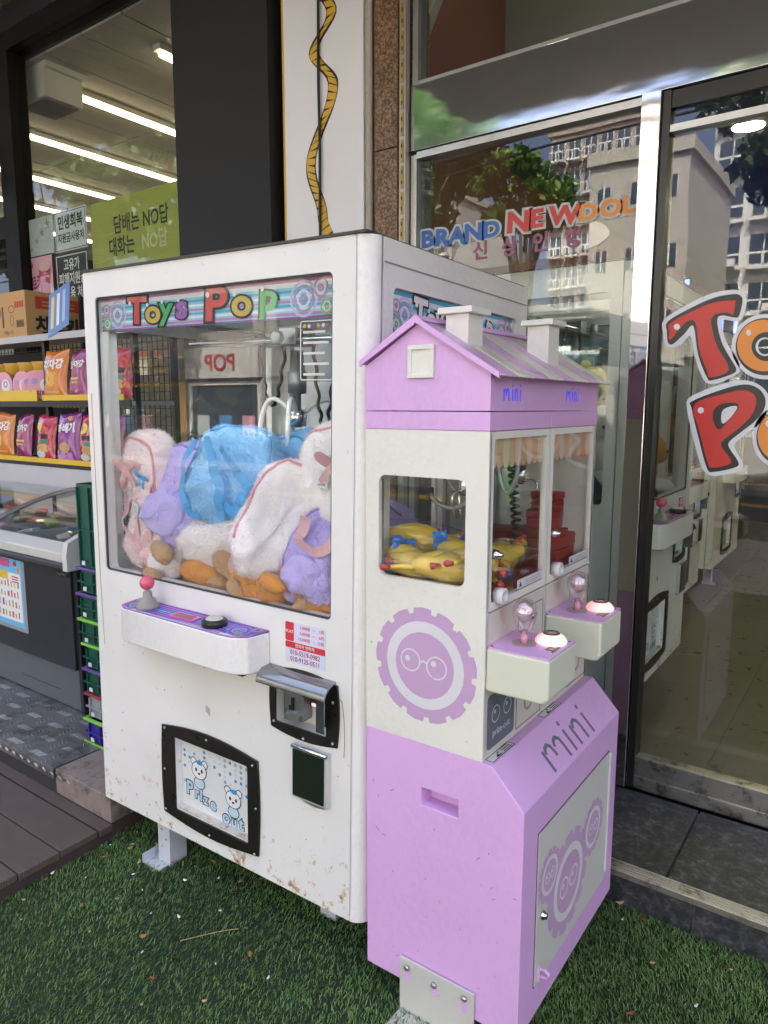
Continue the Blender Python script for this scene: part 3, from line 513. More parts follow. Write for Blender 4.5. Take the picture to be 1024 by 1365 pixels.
# rust grows from the lower edge of the sheet metal: blotches plus a rise towards the hem
def rusty():
    m, n, l, p = newmat('white_paint_rusty'); tc = n.new('ShaderNodeTexCoord')
    nz = n.new('ShaderNodeTexNoise'); nz.inputs['Scale'].default_value = 26; nz.inputs['Detail'].default_value = 12; nz.inputs['Roughness'].default_value = .75; l.new(tc.outputs['Object'], nz.inputs['Vector'])
    sx = n.new('ShaderNodeSeparateXYZ'); l.new(tc.outputs['Object'], sx.inputs[0])
    mr = n.new('ShaderNodeMapRange'); mr.inputs['From Min'].default_value = .16; mr.inputs['From Max'].default_value = .5; mr.inputs['To Min'].default_value = .19; mr.inputs['To Max'].default_value = 0; l.new(sx.outputs['Y'], mr.inputs['Value'])
    n3 = n.new('ShaderNodeTexNoise'); n3.inputs['Scale'].default_value = 4.2; l.new(tc.outputs['Object'], n3.inputs['Vector'])
    ml = n.new('ShaderNodeMath'); ml.operation = 'MULTIPLY'; l.new(mr.outputs[0], ml.inputs[0]); l.new(n3.outputs['Fac'], ml.inputs[1])
    ad = n.new('ShaderNodeMath'); ad.operation = 'ADD'; l.new(nz.outputs['Fac'], ad.inputs[0]); l.new(ml.outputs[0], ad.inputs[1])
    rp = n.new('ShaderNodeValToRGB'); e = rp.color_ramp.elements; e[0].position = .635; e[0].color = (.8, .79, .75, 1); e[1].position = .74; e[1].color = (.3, .15, .05, 1); k = e.new(.675); k.color = (.62, .52, .36, 1)
    l.new(ad.outputs[0], rp.inputs[0])
    n2 = n.new('ShaderNodeTexNoise'); n2.inputs['Scale'].default_value = 3; n2.inputs['Detail'].default_value = 6; l.new(tc.outputs['Object'], n2.inputs['Vector'])
    m2 = n.new('ShaderNodeMapRange'); m2.inputs['To Min'].default_value = .87; m2.inputs['To Max'].default_value = 1.08; l.new(n2.outputs['Fac'], m2.inputs['Value'])
    mx = n.new('ShaderNodeMix'); mx.data_type = 'RGBA'; mx.blend_type = 'MULTIPLY'; mx.inputs['Factor'].default_value = 1; l.new(rp.outputs[0], mx.inputs['A']); l.new(m2.outputs[0], mx.inputs['B'])
    l.new(mx.outputs['Result'], p.inputs['Base Color']); p.inputs['Roughness'].default_value = .36; p.inputs['Coat Weight'].default_value = .15
    bp = n.new('ShaderNodeBump'); bp.inputs['Strength'].default_value = .05; bp.inputs['Distance'].default_value = .01; l.new(n2.outputs['Fac'], bp.inputs['Height']); l.new(bp.outputs[0], p.inputs['Normal']); return m
wru = rusty()
cg2 = glass('cabinet_glass', (.98, .99, .985), .036); acry = glass('acrylic', (.9, .92, .92), .06)
gun = M('dark_gunmetal', (.055, .052, .045), .3, .75, .12, 20); chrome = M('chrome', (.7, .7, .7), .13, 1, .05); bolt = M('bolt_steel', (.5, .5, .48), .3, .9); blackp = M('black_plastic', (.012, .012, .012), .4)
W = E('claw_machine', 'large white glass-fronted claw machine full of plush backpacks', 'claw machine', (0, 0, 0), (-.0056, .0153, .0289))
wf = PL((0, 0, 0), (1, 0, 0), (0, 0, 1))             # front face
ws = PL((0, 0, 0), (0, 1, 0), (0, 0, 1))             # right side face
GO = (-1.047, .981, -.113, 1.843)
decal_front = decal('front_panel', W, wf, [rr(-1.104, .16, -.0448, 1.92, .006), rr(*GO, .014)[::-1], rr(-.303, .655, -.118, .8, .006)[::-1], rr(-.728, .247, -.412, .49, .006)[::-1]], wru, -.045, .045)
qe = MB(); n_ = 10; pr = [(-.045, 0)]+[(-.045+.045*math.sin(a*PI/2/n_), .045-.045*math.cos(a*PI/2/n_)) for a in range(1, n_+1)]+[(-.045, .045)]
qe.prism([(x, y, .172) for x, y in pr], (0, 0, 1.748)); qe.prism([(x*.985-.001, y, .16) for x, y in pr], (0, 0, .0119))
eo = build('rounded_edge', qe, wp, W); 
for p_ in eo.data.polygons: p_.use_smooth = abs(p_.normal.z) < .5
eo.modifiers.new('wn', 'WEIGHTED_NORMAL').keep_sharp = True
build('cabinet', MB().box(-1.073, -.031, .05, .876, .165, .965), wp, W)
for nm, x0 in (('side_panel', -.03), ('side_panel', -1.104)):
    ob = decal(nm, W, PL((x0, 0, 0), (0, 1, 0), (0, 0, 1)), [rr(.05, .16, .907, 1.92, .003), rr(.093, 1.0, .825, 1.812, .02)[::-1]], wp, 0, .03)
    decal('side_glass', ob, PL((0, 0, 0), (1, 0, 0), (0, 1, 0)), rr(.0935, 1.0005, .8245, 1.8115, .02), cg2, .012, .005)
ob = decal('back_panel', W, PL((0, .907, 0), (1, 0, 0), (0, 0, 1)), [[(-1.073, .16), (-.0305, .16), (-.0305, 1.919), (-1.073, 1.919)], rr(-1.02, 1.0, -.09, 1.81, .02)[::-1]], wp, 0, .03)
decal('back_glass', ob, PL((0, 0, 0), (1, 0, 0), (0, 1, 0)), rr(-1.0195, 1.0005, -.0905, 1.8095, .02), cg2, .012, .005)
build('top_panel', MB().box(-1.073, -.031, .05, .876, 1.87, 1.919), wp, W); build('roof_sheet', MB().box(-1.11, -.012, -.006, .9, 1.921, 1.927), M('roof_dark', (.06, .055, .05), .6), W)
# grey hairline fold on the side panel
build('side_seam', MB().box(.0005, .0016, .052, .9, 1.862, 1.8655), M('seam_grey', (.3, .28, .25), .6), W)
decal('front_glass', W, wf, rr(-1.0465, .9815, -.1135, 1.8425, .014), cg2, -.016, .006)
fg_g = M('gasket', (.05, .05, .05), .5)
decal('glass_gasket', W, wf, [rr(-1.0468, .9812, -.1132, 1.8428, .014), rr(-1.042, .986, -.118, 1.838, .01)[::-1]], fg_g, -.0095, .006)
# ---- banner, printed strips and lettering
ban = [M('ban_sky', (.26, .56, .7), .3), M('ban_white', (.68, .74, .78), .3), M('ban_pink', (.5, .2, .4), .3), M('ban_teal', (.06, .38, .55), .3), M('ban_plum', (.24, .08, .28), .3)]
lc = {'r': M('toy_red', (.62, .05, .03), .35), 'y': M('toy_gold', (.6, .42, .06), .35), 'g': M('toy_green', (.05, .4, .1), .35), 'p': M('toy_purple', (.3, .07, .42), .35)}
def rings(par, pl, cx, cz, r0, mats, h):
    for k, m_ in enumerate(mats):
        a = r0*(1-k/len(mats)); b = r0*(1-(k+.62)/len(mats)); decal('ring', par, pl, [ell(cx, cz, a, n=24), ell(cx, cz, b, n=24)[::-1]], m_, h+.0002*k, .0003)
def banner(par, pl, u0, u1, v0, v1, h, s=1.0, mono=False):
    base = decal('banner', par, pl, [(u0, v0), (u1, v0), (u1, v1), (u0, v1)], ban[0], h, .0012); H = v1-v0; q = PL((0, 0, 0), (1, 0, 0), (0, 1, 0)); 
    for a, b, k in ((.9, 1, 2), (.78, .9, 1), (.64, .71, 3), (.52, .58, 1), (.4, .46, 2), (.3, .36, 3), (.2, .27, 1), (.08, .15, 2), (0, .05, 4)): decal('stripe', base, q, [(u0, v0+a*H), (u1, v0+a*H), (u1, v0+b*H), (u0, v0+b*H)], ban[k if not mono or k in (1, 3) else 3], .0013, .0003)
    W_ = u1-u0; cz = v0+H*.5
    for fx, rad in ((.085, .42), (.885, .46)): rings(base, q, u0+fx*W_, cz-.02*H, rad*H, [M('ring_lilac', (.55, .5, .72), .4), M('ring_grey', (.35, .35, .5), .4), M('ring_pale', (.7, .68, .8), .4), M('ring_mid', (.3, .32, .45), .4)], .0018)
    for fx, fz, rad, m_ in ((.945, .22, .24, 'ring_pinkish'), (.965, -.25, .2, 'ring_greenish'), (.03, -.28, .2, 'ring_greenish'), (.028, .15, .17, 'ring_pinkish')): rings(base, q, u0+fx*W_, cz+fz*H, rad*H, [M(m_, (.6, .25, .3) if 'pink' in m_ else (.25, .5, .1), .4), M('ring_pale', (.7, .68, .8), .4), M(m_, (0, 0, 0))], .0026)
    x = u0+.14*W_
    for ch, c, fx, sz, dz in (('T', 'r', .14, 1.05, .04), ('o', 'y', .228, .92, -.02), ('y', 'g', .3, .86, .04), ('s', 'p', .375, .92, .04), ('P', 'r', .5, 1.25, .02), ('o', 'y', .615, 1.0, .02), ('p', 'g', .725, .95, .1)):
        size = H*sz*1.02; uu = u0+fx*W_
        text('letter_outline', base, q, ch, uu, cz+dz*H, size, blk, .0036, .085, sx=1.35*s, rot=-.06); text('letter_fill', base, q, ch, uu, cz+dz*H, size, wht if mono else lc[c], .0042, .03, sx=1.35*s, rot=-.06)
        decal('letter_glint', base, q, ell(uu+size*.12, cz+dz*H+size*.22, size*.06), wht, .0047, .0003)
    return base
banner(W, wf, -1.045, -.115, 1.742, 1.841, -.024)
sb_ = banner(W, ws, .1, .815, 1.705, 1.808, -.012, .75, True)
lt = build('added_lamp_tube', MB().tube([(-1.0, .075, 1.83), (-.12, .075, 1.83)], .011, 10), emis('added_cabinet_lamp', (1, .97, .92), 1.6), W, smooth=True); build('added_lamp_holder', MB().box(-1.02, -1.0, .06, .09, 1.815, 1.869).box(-.12, -.1, .06, .09, 1.815, 1.869).box(-1.0, -.12, .06, .09, 1.845, 1.869), fixm, W)  # hidden tube lamp behind the banner, added to brighten the plush
# hanging instruction card inside the glass on the right
oc = decal('instruction_card', W, wf, rr(-.235, 1.585, -.125, 1.738, .006), glass('card_film', (.8, .82, .82), .05), -.022, .001); q = PL((0, 0, 0), (1, 0, 0), (0, 1, 0))
decal('card_border', oc, q, [rr(-.232, 1.588, -.128, 1.735, .005), rr(-.229, 1.591, -.131, 1.732, .005)[::-1]], wht, .0014, .0003)
for k in range(5): decal('card_row', oc, q, [(-.222, 1.6+k*.026), (-.222+.07+.012*(k % 2), 1.6+k*.026), (-.222+.07+.012*(k % 2), 1.606+k*.026), (-.222, 1.606+k*.026)], wht, .0014, .0003)
for k in range(6): decal('card_dot', oc, q, ell(-.218+k*.015, 1.722, .005, n=10), [lc['y'], wht, lc['p']][k % 3], .0014, .0003)
# ---- gantry and claw
g = build('gantry_rail', MB().tube([(-1.07, .4, 1.733), (-.035, .4, 1.733)], .011, 12).tube([(-1.07, .455, 1.733), (-.035, .455, 1.733)], .011, 12), chrome, W, smooth=True)
build('end_rail', MB().box(-1.07, -1.045, .06, .87, 1.75, 1.79).box(-.06, -.035, .06, .87, 1.75, 1.79), M('rail_grey', (.35, .35, .35), .4, .7), W)
cx_, cyy = -.595, .43
ca = build('carriage', MB().box(cx_-.035, cx_+.035, cyy-.05, cyy+.05, 1.715, 1.77).lathe([(.016, 0), (.021, .008), (.021, .025), (.016, .03)], (cx_, cyy-.08, 1.735), 16, Matrix.Rotation(PI/2, 4, 'X')), M('cast_alu', (.24, .24, .24), .4, .7), W, bevel=.003)
build('lift_cylinder', MB().lathe([(.013, 0), (.013, .06), (.03, .062), (.032, .13), (.026, .134), (.02, .2)], (cx_, cyy, 1.5), 16), M('cast_alu', (0, 0, 0)), W, smooth=True)
cl = build('claw_hub', MB().lathe([(.012, -.02), (.03, -.015), (.034, .03), (.02, .04)], (cx_, cyy, 1.47), 16), chrome, W, smooth=True)
arm = M('claw_white', (.85, .85, .83), .25, coat=.4)
for a in (PI*1.0, PI*.33, -PI*.33):
    d = Vector((math.cos(a), math.sin(a), 0)); c0 = Vector((cx_, cyy, 1.475))
    pts = bez(c0, c0+d*.05+Vector((0, 0, .05)), c0+d*.1+Vector((0, 0, .09)), c0+d*.135+Vector((0, 0, .055)), 8)[:-1]+bez(c0+d*.135+Vector((0, 0, .055)), c0+d*.17+Vector((0, 0, .01)), c0+d*.175+Vector((0, 0, -.06)), c0+d*.165+Vector((0, 0, -.15)), 10)
    build('claw_arm', MB().tube(pts, [.0085]*len(pts), 8), arm, cl, smooth=True)
build('coil_cable', MB().tube([(cx_+.05+.1*t+.004*math.cos(t*60), cyy+.02+.004*math.sin(t*60), 1.75-.3*math.sin(t*PI)) for t in [i/90 for i in range(91)]], .006, 6), blackp, W, smooth=True)
build('coil_cable', MB().tube([(cx_-.06-.14*t+.004*math.cos(t*60), cyy+.02+.004*math.sin(t*60), 1.76-.24*math.sin(t*PI)) for t in [i/70 for i in range(71)]], .006, 6), blackp, W, smooth=True)
build('prize_chute', MB().box(-1.06, -1.054, .06, .34, .97, 1.09).box(-.75, -.744, .06, .34, .97, 1.09).box(-1.054, -.75, .334, .34, .97, 1.09), acry, W)
# ---- control box
cb_pl = [(-.878, 0), (-.872, -.075), (-.84, -.094), (-.42, -.1), (-.372, -.094), (-.338, -.07), (-.322, 0)]
cbx = MB().prism([(x, y, .803) for x, y in cb_pl], (0, 0, .106)); cbo = build('control_box', cbx, wp, W, bevel=.006)
cpl = PL((0, 0, .9095), (1, 0, 0), (0, 1, .05))
pan = M('panel_violet', (.1, .05, .42), .3, var=.1, coat=.3)
cp_ = decal('control_panel', cbo, cpl, [(x*.99-.006, y*.97-.001) for x, y in cb_pl][::-1][::-1], pan, .0004, .003); q = PL((0, 0, .003), (1, 0, 0), (0, 1, 0))
pv = [M('panel_blue', (.06, .25, .75), .3, coat=.3), M('panel_pink', (.65, .12, .4), .3, coat=.3), M('panel_lilac', (.3, .2, .75), .3, coat=.3), M('panel_cyan', (.15, .5, .7), .3, coat=.3)]
for k in range(7): decal('panel_stripe', cp_, q, [(-.79, -.082+k*.0115), (-.43, -.088+k*.0115), (-.43, -.083+k*.0115), (-.79, -.077+k*.0115)], pv[k % 4], .0003, .0003)
for cx0, cy0, rad in ((-.825, -.052, .038), (-.395, -.045, .036)): rings(cp_, q, cx0, cy0, rad, [pv[2], pan, pv[3], pv[1], pv[0]], .0008)
for cx0, cy0, rad in ((-.848, -.018, .016), (-.35, -.018, .016), (-.37, -.075, .014)): rings(cp_, q, cx0, cy0, rad, [pv[1], M('panel_green', (.1, .5, .15), .3), pan], .0022)
decal('panel_edge', cp_, q, [[(x*.988-.007, y*.955-.001) for x, y in cb_pl], [(x*.975-.014, y*.9-.003) for x, y in cb_pl][::-1]], pv[1], .0012, .0003)
rd = decal('display', cp_, q, rr(-.66, -.068, -.56, -.03, .003), pv[1], .0014, .002); decal('display_window', rd, PL((0, 0, .002), (1, 0, 0), (0, 1, 0)), rr(-.648, -.062, -.572, -.036, .002), M('display_red', (.2, .01, .015), .2, coat=.5), .0001, .0005)
jy = build('joystick', MB().lathe([(.034, 0), (.034, .012), (.026, .016), (.024, .028), (.014, .034), (.013, .05), (.006, .054), (.006, .075)], (-.775, -.05, .91), 20), M('joy_grey', (.3, .28, .24), .6), cbo, smooth=True)
build('joystick_ball', MB().lathe([(.022*math.sin(a*PI/10)+.0001, -.022*math.cos(a*PI/10)) for a in range(11)], (-.775, -.05, .988), 20), M('ball_pink', (.7, .1, .17), .28, coat=.4), jy, smooth=True)
bt = build('push_button', MB().lathe([(.036, 0), (.036, .015), (.03, .019), (.026, .019)], (-.487, -.05, .911), 24), blackp, cbo, smooth=True); build('button_cap', MB().lathe([(.0, .024), (.02, .023), (.026, .018), (.026, .008)][::-1], (-.487, -.05, .911), 24), M('cap_cream', (.6, .57, .48), .4), bt, smooth=True)
build('hem', MB().box(-.86, -.35, -.08, -.001, .8, .8028), gun, cbo)
# ---- price stickers
lab = M('label_blue_white', (.66, .68, .82), .45); lred = M('label_red', (.62, .03, .05), .45); ltx = M('label_maroon', (.3, .02, .06), .45)
o1 = decal('price_sticker', W, wf, rr(-.266, .901, -.13, .953, .004), lab, .0005, .0008); q = PL((0, 0, 0), (1, 0, 0), (0, 1, 0))
decal('red_tab', o1, q, rr(-.266, .901, -.236, .953, .004), lred, .0009, .0003); text('lettering', o1, q, 'PLAY', -.251, .927, .0118, wht, .0015, .015, 'CENTER')
for k, (a, b) in enumerate((('1,000원', '1회'), ('5,000원', '6회'), ('10,000원', '12회'))):
    text('lettering', o1, q, a, -.18, .943-k*.016, .0115, lred, .001, .012, 'RIGHT'); text('lettering', o1, q, '····', -.167, .943-k*.016, .0115, lred, .001, .012, 'CENTER'); text('lettering', o1, q, b, -.134, .943-k*.016, .0115, lred, .001, .012, 'RIGHT')
o1 = decal('contact_sticker', W, wf, rr(-.266, .84, -.13, .899, .004), lab, .0005, .0008); decal('red_tab', o1, q, rr(-.266, .882, -.13, .899, .003), lred, .0009, .0003); text('lettering', o1, q, '관리자 연락처', -.198, .8905, .0115, wht, .0015, .01, 'CENTER')
for k, t_ in enumerate(('010-5519-0982', '010-9125-0511')): text('lettering', o1, q, t_, -.198, .870-k*.0185, .0182, ltx, .001, .012, 'CENTER', sx=.92)
# ---- coin unit
def lens(x0, z0, x1, z1, bt, bb, n=8):
    return [(x0+(x1-x0)*i/n, z0-bb*math.sin(PI*i/n)) for i in range(n+1)]+[(x1+.006*math.sin(PI*i/n), z0+(z1-z0)*i/n) for i in range(1, n)]+[(x1+(x0-x1)*i/n, z1+bt*math.sin(PI*i/n)) for i in range(n+1)]+[(x0-.006*math.sin(PI*i/n), z1+(z0-z1)*i/n) for i in range(1, n)]
co = decal('coin_frame', W, wf, [lens(-.318, .642, -.086, .812, .016, .014), rr(-.3, .662, -.124, .79, .006)[::-1]], gun, .0003, .005, bev=.0012)
def bolts(par, pts, y=-.008, rad=.0042):
    for x, z in pts: build('bolt', MB().lathe([(rad, 0), (rad, .002), (rad*.6, .0035), (.0004, .0036)], (0, 0, 0), 10), bolt, par, smooth=True, mtx=Matrix.Translation((x, z, .0055)))
bolts(co, ((-.306, .66), (-.2, .637), (-.1, .652), (-.1, .765), (-.2, .81), (-.31, .79)))
hd = MB(); pr = [(0, .822), (-.028, .817), (-.046, .803), (-.052, .788), (-.052, .782), (-.047, .782), (-.041, .797), (-.026, .81), (0, .815)]
hd.prism([(-.33, y, z) for y, z in pr], (.236, 0, 0)); hd.box(-.128, -.124, -.042, -.001, .69, .79); hd.box(-.128, -.1, -.042, -.039, .69, .784)
build('coin_hood', hd, M('hood_steel', (.33, .33, .33), .2, .9, .1, 14), W, bevel=.002)
cs = build('coin_plate', MB().box(-.285, -.215, .012, .049, .672, .775), M('coin_steel', (.3, .32, .33), .35, .8, .2, 30), W, bevel=.002); build('coin_slot', MB().box(-.254, -.246, .006, .0115, .7, .735).box(-.262, -.252, .006, .0115, .7, .712), blackp, cs); build('coin_return', MB().box(-.27, -.225, -.004, .0115, .675, .69), bolt, cs)
bl = build('bill_slot', MB().box(-.205, -.122, .03, .049, .715, .76), blackp, W)
for k, c in enumerate(((1, .25, .3), (.2, .35, 1), (.25, 1, .4), (.25, .35, 1))): build('slot_light', MB().box(-.199+k*.02, -.181+k*.02, .0285, .0297, .718, .727), emis('led%d' % k, c, .35), bl)
# ---- cash door
cd = decal('cash_door', W, wf, rr(-.224, .476, -.116, .612, .004), M('door_dark_green', (.018, .028, .018), .16, .3, .3, 12, coat=.5), .0205, .002)
build('door_rim', MB().box(-.228, -.11, -.02, 0, .47, .476).box(-.228, -.11, -.024, 0, .612, .618).box(-.116, -.111, -.0205, 0, .476, .612).box(-.224, -.116, -.02, 0, .476, .612), M('rim_white', (.6, .6, .57), .35, .3, dirt=(.3, .2, .1), ds=40, dth=.6), W)
build('door_hinge', MB().tube([(-.228, -.02, .617), (-.11, -.02, .617)], .006, 10), chrome, W, smooth=True)
decal('return_lip', W, wf, smooth_loop([(-.22, .468), (-.12, .468), (-.125, .458), (-.16, .453), (-.2, .458)], 3), bolt, .001, .006)
# ---- prize door
pf_ = decal('prize_frame', W, wf, [lens(-.785, .222, -.37, .518, .022, .02), rr(-.728, .247, -.412, .49, .006)[::-1]], gun, .0003, .006, bev=.0015)
bolts(pf_, ((-.775, .232), (-.775, .37), (-.77, .51), (-.58, .523), (-.39, .5), (-.378, .37), (-.385, .225), (-.575, .213)))
pbk = decal('prize_flap', W, wf, [(-.727, .248), (-.413, .248), (-.413, .489), (-.727, .489)], M('flap_white', (.7, .71, .7), .4, dirt=(.4, .3, .18), ds=30, dth=.68), -.024, .002); q = PL((0, 0, .002), (1, 0, 0), (0, 1, 0))
build('prize_ledge', MB().box(-.727, -.413, .002, .0215, .248, .256), M('ledge_stained', (.6, .57, .5), .5, dirt=(.35, .2, .08), ds=34, dth=.55), W)
dots = [M('dot_blue', (.03, .28, .6), .5), M('dot_grey', (.25, .38, .42), .5), M('dot_pale', (.5, .66, .75), .5)]
for i in range(13):
    for j in range(9):
        if random.random() < .72 and not (i < 7 and j < 5 and i > 0) and not (i > 6 and j < 2): decal('print_dot', pbk, q, ell(-.712+i*.0225, .338+j*.0172, .0056, n=10), random.choice(dots), .0002, .0002)
pb1 = M('bubble_blue', (.42, .62, .75), .5); lnk = blk
for ch, uu, vv, sz in [('P', -.706, .318, .062), ('r', -.668, .311, .052), ('i', -.645, .31, .056), ('z', -.628, .302, .05), ('e', -.598, .297, .054), ('o', -.545, .275, .058), ('u', -.508, .272, .052), ('t', -.474, .275, .056)]:
    text('bubble_letter', pbk, q, ch, uu, vv, sz, lnk, .0004, .085, sx=.95); text('bubble_fill', pbk, q, ch, uu, vv, sz, pb1, .0008, .03, sx=.95)
def bear(cx, cz, s):
    for dx in (-.75, .75): decal('bear_ear', pbk, q, ell(cx+dx*s*.95, cz+s*.75, s*.42), lnk, .0010, .0002); decal('bear_ear_fill', pbk, q, ell(cx+dx*s*.95, cz+s*.75, s*.34), wht, .0013, .0002)
    decal('bear_body', pbk, q, ell(cx, cz-s*1.25, s*.75, s*.6), lnk, .0010, .0002); decal('bear_body_fill', pbk, q, ell(cx, cz-s*1.25, s*.66, s*.52), dots[2], .0013, .0002)
    decal('bear_head', pbk, q, ell(cx, cz, s, s*.88), lnk, .0016, .0002); decal('bear_head_fill', pbk, q, ell(cx, cz, s*.92, s*.8), wht, .0019, .0002)
    for dx in (-.38, .38): decal('bear_eye', pbk, q, ell(cx+dx*s, cz+.02*s, s*.13, s*.2), lnk, .0022, .0002)
    decal('bear_nose', pbk, q, ell(cx, cz-.3*s, s*.16, s*.11), lnk, .0022, .0002); decal('bear_hat', pbk, q, ell(cx+.1*s, cz+.78*s, s*.4, s*.22), dots[0], .0022, .0002)
bear(-.645, .392, .034); bear(-.497, .345, .033)
# ---- marks and feet
for k in range(4): decal('vent_mark', W, wf, [(-.585+k*.005, .61-.003*k), (-.5825+k*.005, .61-.003*k), (-.5825+k*.005, .63-.002*k), (-.585+k*.005, .63-.002*k)], M('mark_brown', (.28, .25, .2), .6), .0003, .0003)
decal('crack_line', W, wf, [(-.075, .77), (-.068, .72), (-.066, .66), (-.068, .62), (-.0655, .62), (-.0635, .66), (-.0655, .72), (-.073, .772), (-.085, .78), (-.085, .778)], M('mark_brown', (0, 0, 0)), .0003, .0003)
chip = M('paint_chip', (.3, .24, .17), .7)
for k in range(22):
    x, z = random.uniform(-1.06, -.09), random.uniform(.2, .8); s_ = random.uniform(.0012, .0035); decal('paint_chip', W, wf, [(x+s_*random.uniform(.5, 1.2)*math.cos(q*1.05), z+s_*random.uniform(.5, 1.6)*math.sin(q*1.05)) for q in range(6)], chip, .0002, .0002)
streak = M('rust_streak', (.42, .25, .1), .6)
decal('rust_streak', W, wf, [(-1.086, 1.55), (-1.083, 1.55), (-1.0795, 1.2), (-1.077, .95), (-1.0705, .72), (-1.073, .72), (-1.0805, .95), (-1.083, 1.2)], streak, .0003, .0002)
legm = M('leg_white', (.55, .58, .62), .5, dirt=(.35, .2, .1), ds=20, dth=.62)
for nm, x0, z_ in (('leg', -.872, -.012), ('leg', -.255, -.004)):
    for yy in ((.035, .8) if x0 < -.5 else (.14, .8)):
        zl = z_+(.004 if yy > .5 else 0); lg = MB().box(x0, x0+.058, yy, yy+.006, zl, .165).box(x0+.052, x0+.058, yy+.006, yy+.07, zl, .165)
        lo = build('leg', lg, legm, W)
        if x0 < -.5 or yy > .5: build('foot_plate', MB().box(x0-.035, x0+.05, yy-.04, yy+.06, zl+.001, zl+.006).box(x0-.035, x0-.03, yy-.04, yy+.06, zl+.006, zl+.032), legm, lo)
        if yy < .5 and x0 < -.5:
            for k in range(3): build('rivet', MB().lathe([(.004, 0), (.003, .002)], (x0+.02+.02*(k % 2), yy-.001, .05+k*.03), 8, Matrix.Rotation(PI/2, 4, 'X')), bolt, lo)
# copies of the same kind of machine along the shop's inner wall
WC = dup(W); WC.location = (.215, 2.5, .142); WC.rotation_euler = (0, 0, PI/2); WC['label'] = 'white claw machine inside the shop with dark plush toys, next to the glass'
WD = dup(W); WD.location = (-.02, 4.0, .142); WD.rotation_euler = (0, 0, PI/2); WD['label'] = 'second white claw machine along the inner shop wall'
WE_ = dup(W); WE_.location = (-.02, 5.5, .142); WE_.rotation_euler = (0, 0, PI/2); WE_['label'] = 'third white claw machine deep along the inner shop wall'
for c_ in (W, WC, WD, WE_): c_['group'] = 'white claw machines'
# ================================================================== pink mini house machine
pk = M('pink_paint', (.7, .42, .74), .42, var=.05, vs=5, coat=.1, dirt=(.44, .25, .42), ds=26, dth=.66, scuff=.1)
cr = M('cream_paint', (.75, .74, .66), .45, var=.04, vs=5, dirt=(.42, .38, .3), ds=24, dth=.68, scuff=.1)
bx = M('box_cream', (.66, .68, .54), .5, var=.03, vs=6); lav = M('sticker_lavender', (.55, .36, .56), .45, dirt=(.66, .6, .62), ds=40, dth=.72); swt = M('sticker_offwhite', (.7, .69, .7), .45)
K = E('mini_claw_machine', 'pink and cream house-shaped mini crane machine with two play windows', 'claw machine', (.019, -.002, 0))
PLN = .655
gb = PL((0, 0, 0), (1, 0, 0), (0, 0, 1)); fr = PL((.326, 0, 0), (0, 1, 0), (0, 0, 1)); bfp = PL((.431, 0, 0), (0, 1, 0), (0, 0, 1))
# base
base = build('base', MB().prism([(0, 0, .075), (.431, 0, .075), (.431, 0, .644), (.35, 0, .732), (0, 0, .732)], (0, PLN, 0)), pk, K)
cut(base, [MB().box(.165, .266, -.05, .045, .576, .62)])
base.data.materials.clear(); base.data.materials.append(pk)
bv = base.modifiers.new('bevel', 'BEVEL'); bv.width = .003; bv.segments = 2; bv.limit_method = 'ANGLE'; bv.harden_normals = True
for p_ in base.data.polygons: p_.use_smooth = True
dr = decal('service_door', K, bfp, rr(.083, .16, .575, .553, .004), M('door_cream', (.6, .6, .55), .45, var=.04, dirt=(.4, .36, .3), ds=24, dth=.7), -.002, .0055); q = PL((0, 0, .0055), (1, 0, 0), (0, 1, 0))
decal('door_gap', K, bfp, [rr(.079, .156, .579, .557, .004), rr(.0835, .1605, .5745, .5525, .004)[::-1]], M('gap_dark', (.12, .07, .12), .7), .0002, .0006)
for k_, (cx, cz, rx) in enumerate(((.281, .324, .118), (.152, .415, .058), (.455, .385, .068))):
    decal('gear_print', dr, q, gear(cx, cz, rx*1.02, rx*1.15, 13), lav, .0003+.00015*k_, .0001)
for cx, cz, rx in ((.281, .324, .118), (.152, .415, .058), (.455, .385, .068)):
    decal('gear_ring', dr, q, ell(cx, cz, rx*.84), swt, .0008, .0003); decal('gear_core', dr, q, ell(cx, cz, rx*.66), lav, .0013, .0003)
    for s_ in (-1, 1): decal('goggle_ring', dr, q, [ell(cx+s_*rx*.27, cz, rx*.24), ell(cx+s_*rx*.27, cz, rx*.19)[::-1]], swt, .0018, .0003); decal('goggle_spot', dr, q, ell(cx+s_*rx*.27-rx*.06, cz+rx*.06, rx*.06), swt, .0018, .0003)
build('door_lock', MB().lathe([(.012, 0), (.012, .006), (.008, .01), (.007, .014)], (.4335, .112, .335), 14, Matrix.Rotation(PI/2, 4, 'Y')), chrome, dr if False else K, smooth=True)
hs = build('hasp', MB().box(.4345, .44, .098, .112, .17, .2).tube([(.44, .105, .178), (.456, .105, .182), (.46, .105, .192), (.45, .105, .2), (.44, .105, .198)], .004, 8), pk, K)
build('hinge', MB().box(.434, .4385, .5755, .582, .18, .55), M('hinge_white', (.7, .7, .72), .4), K)
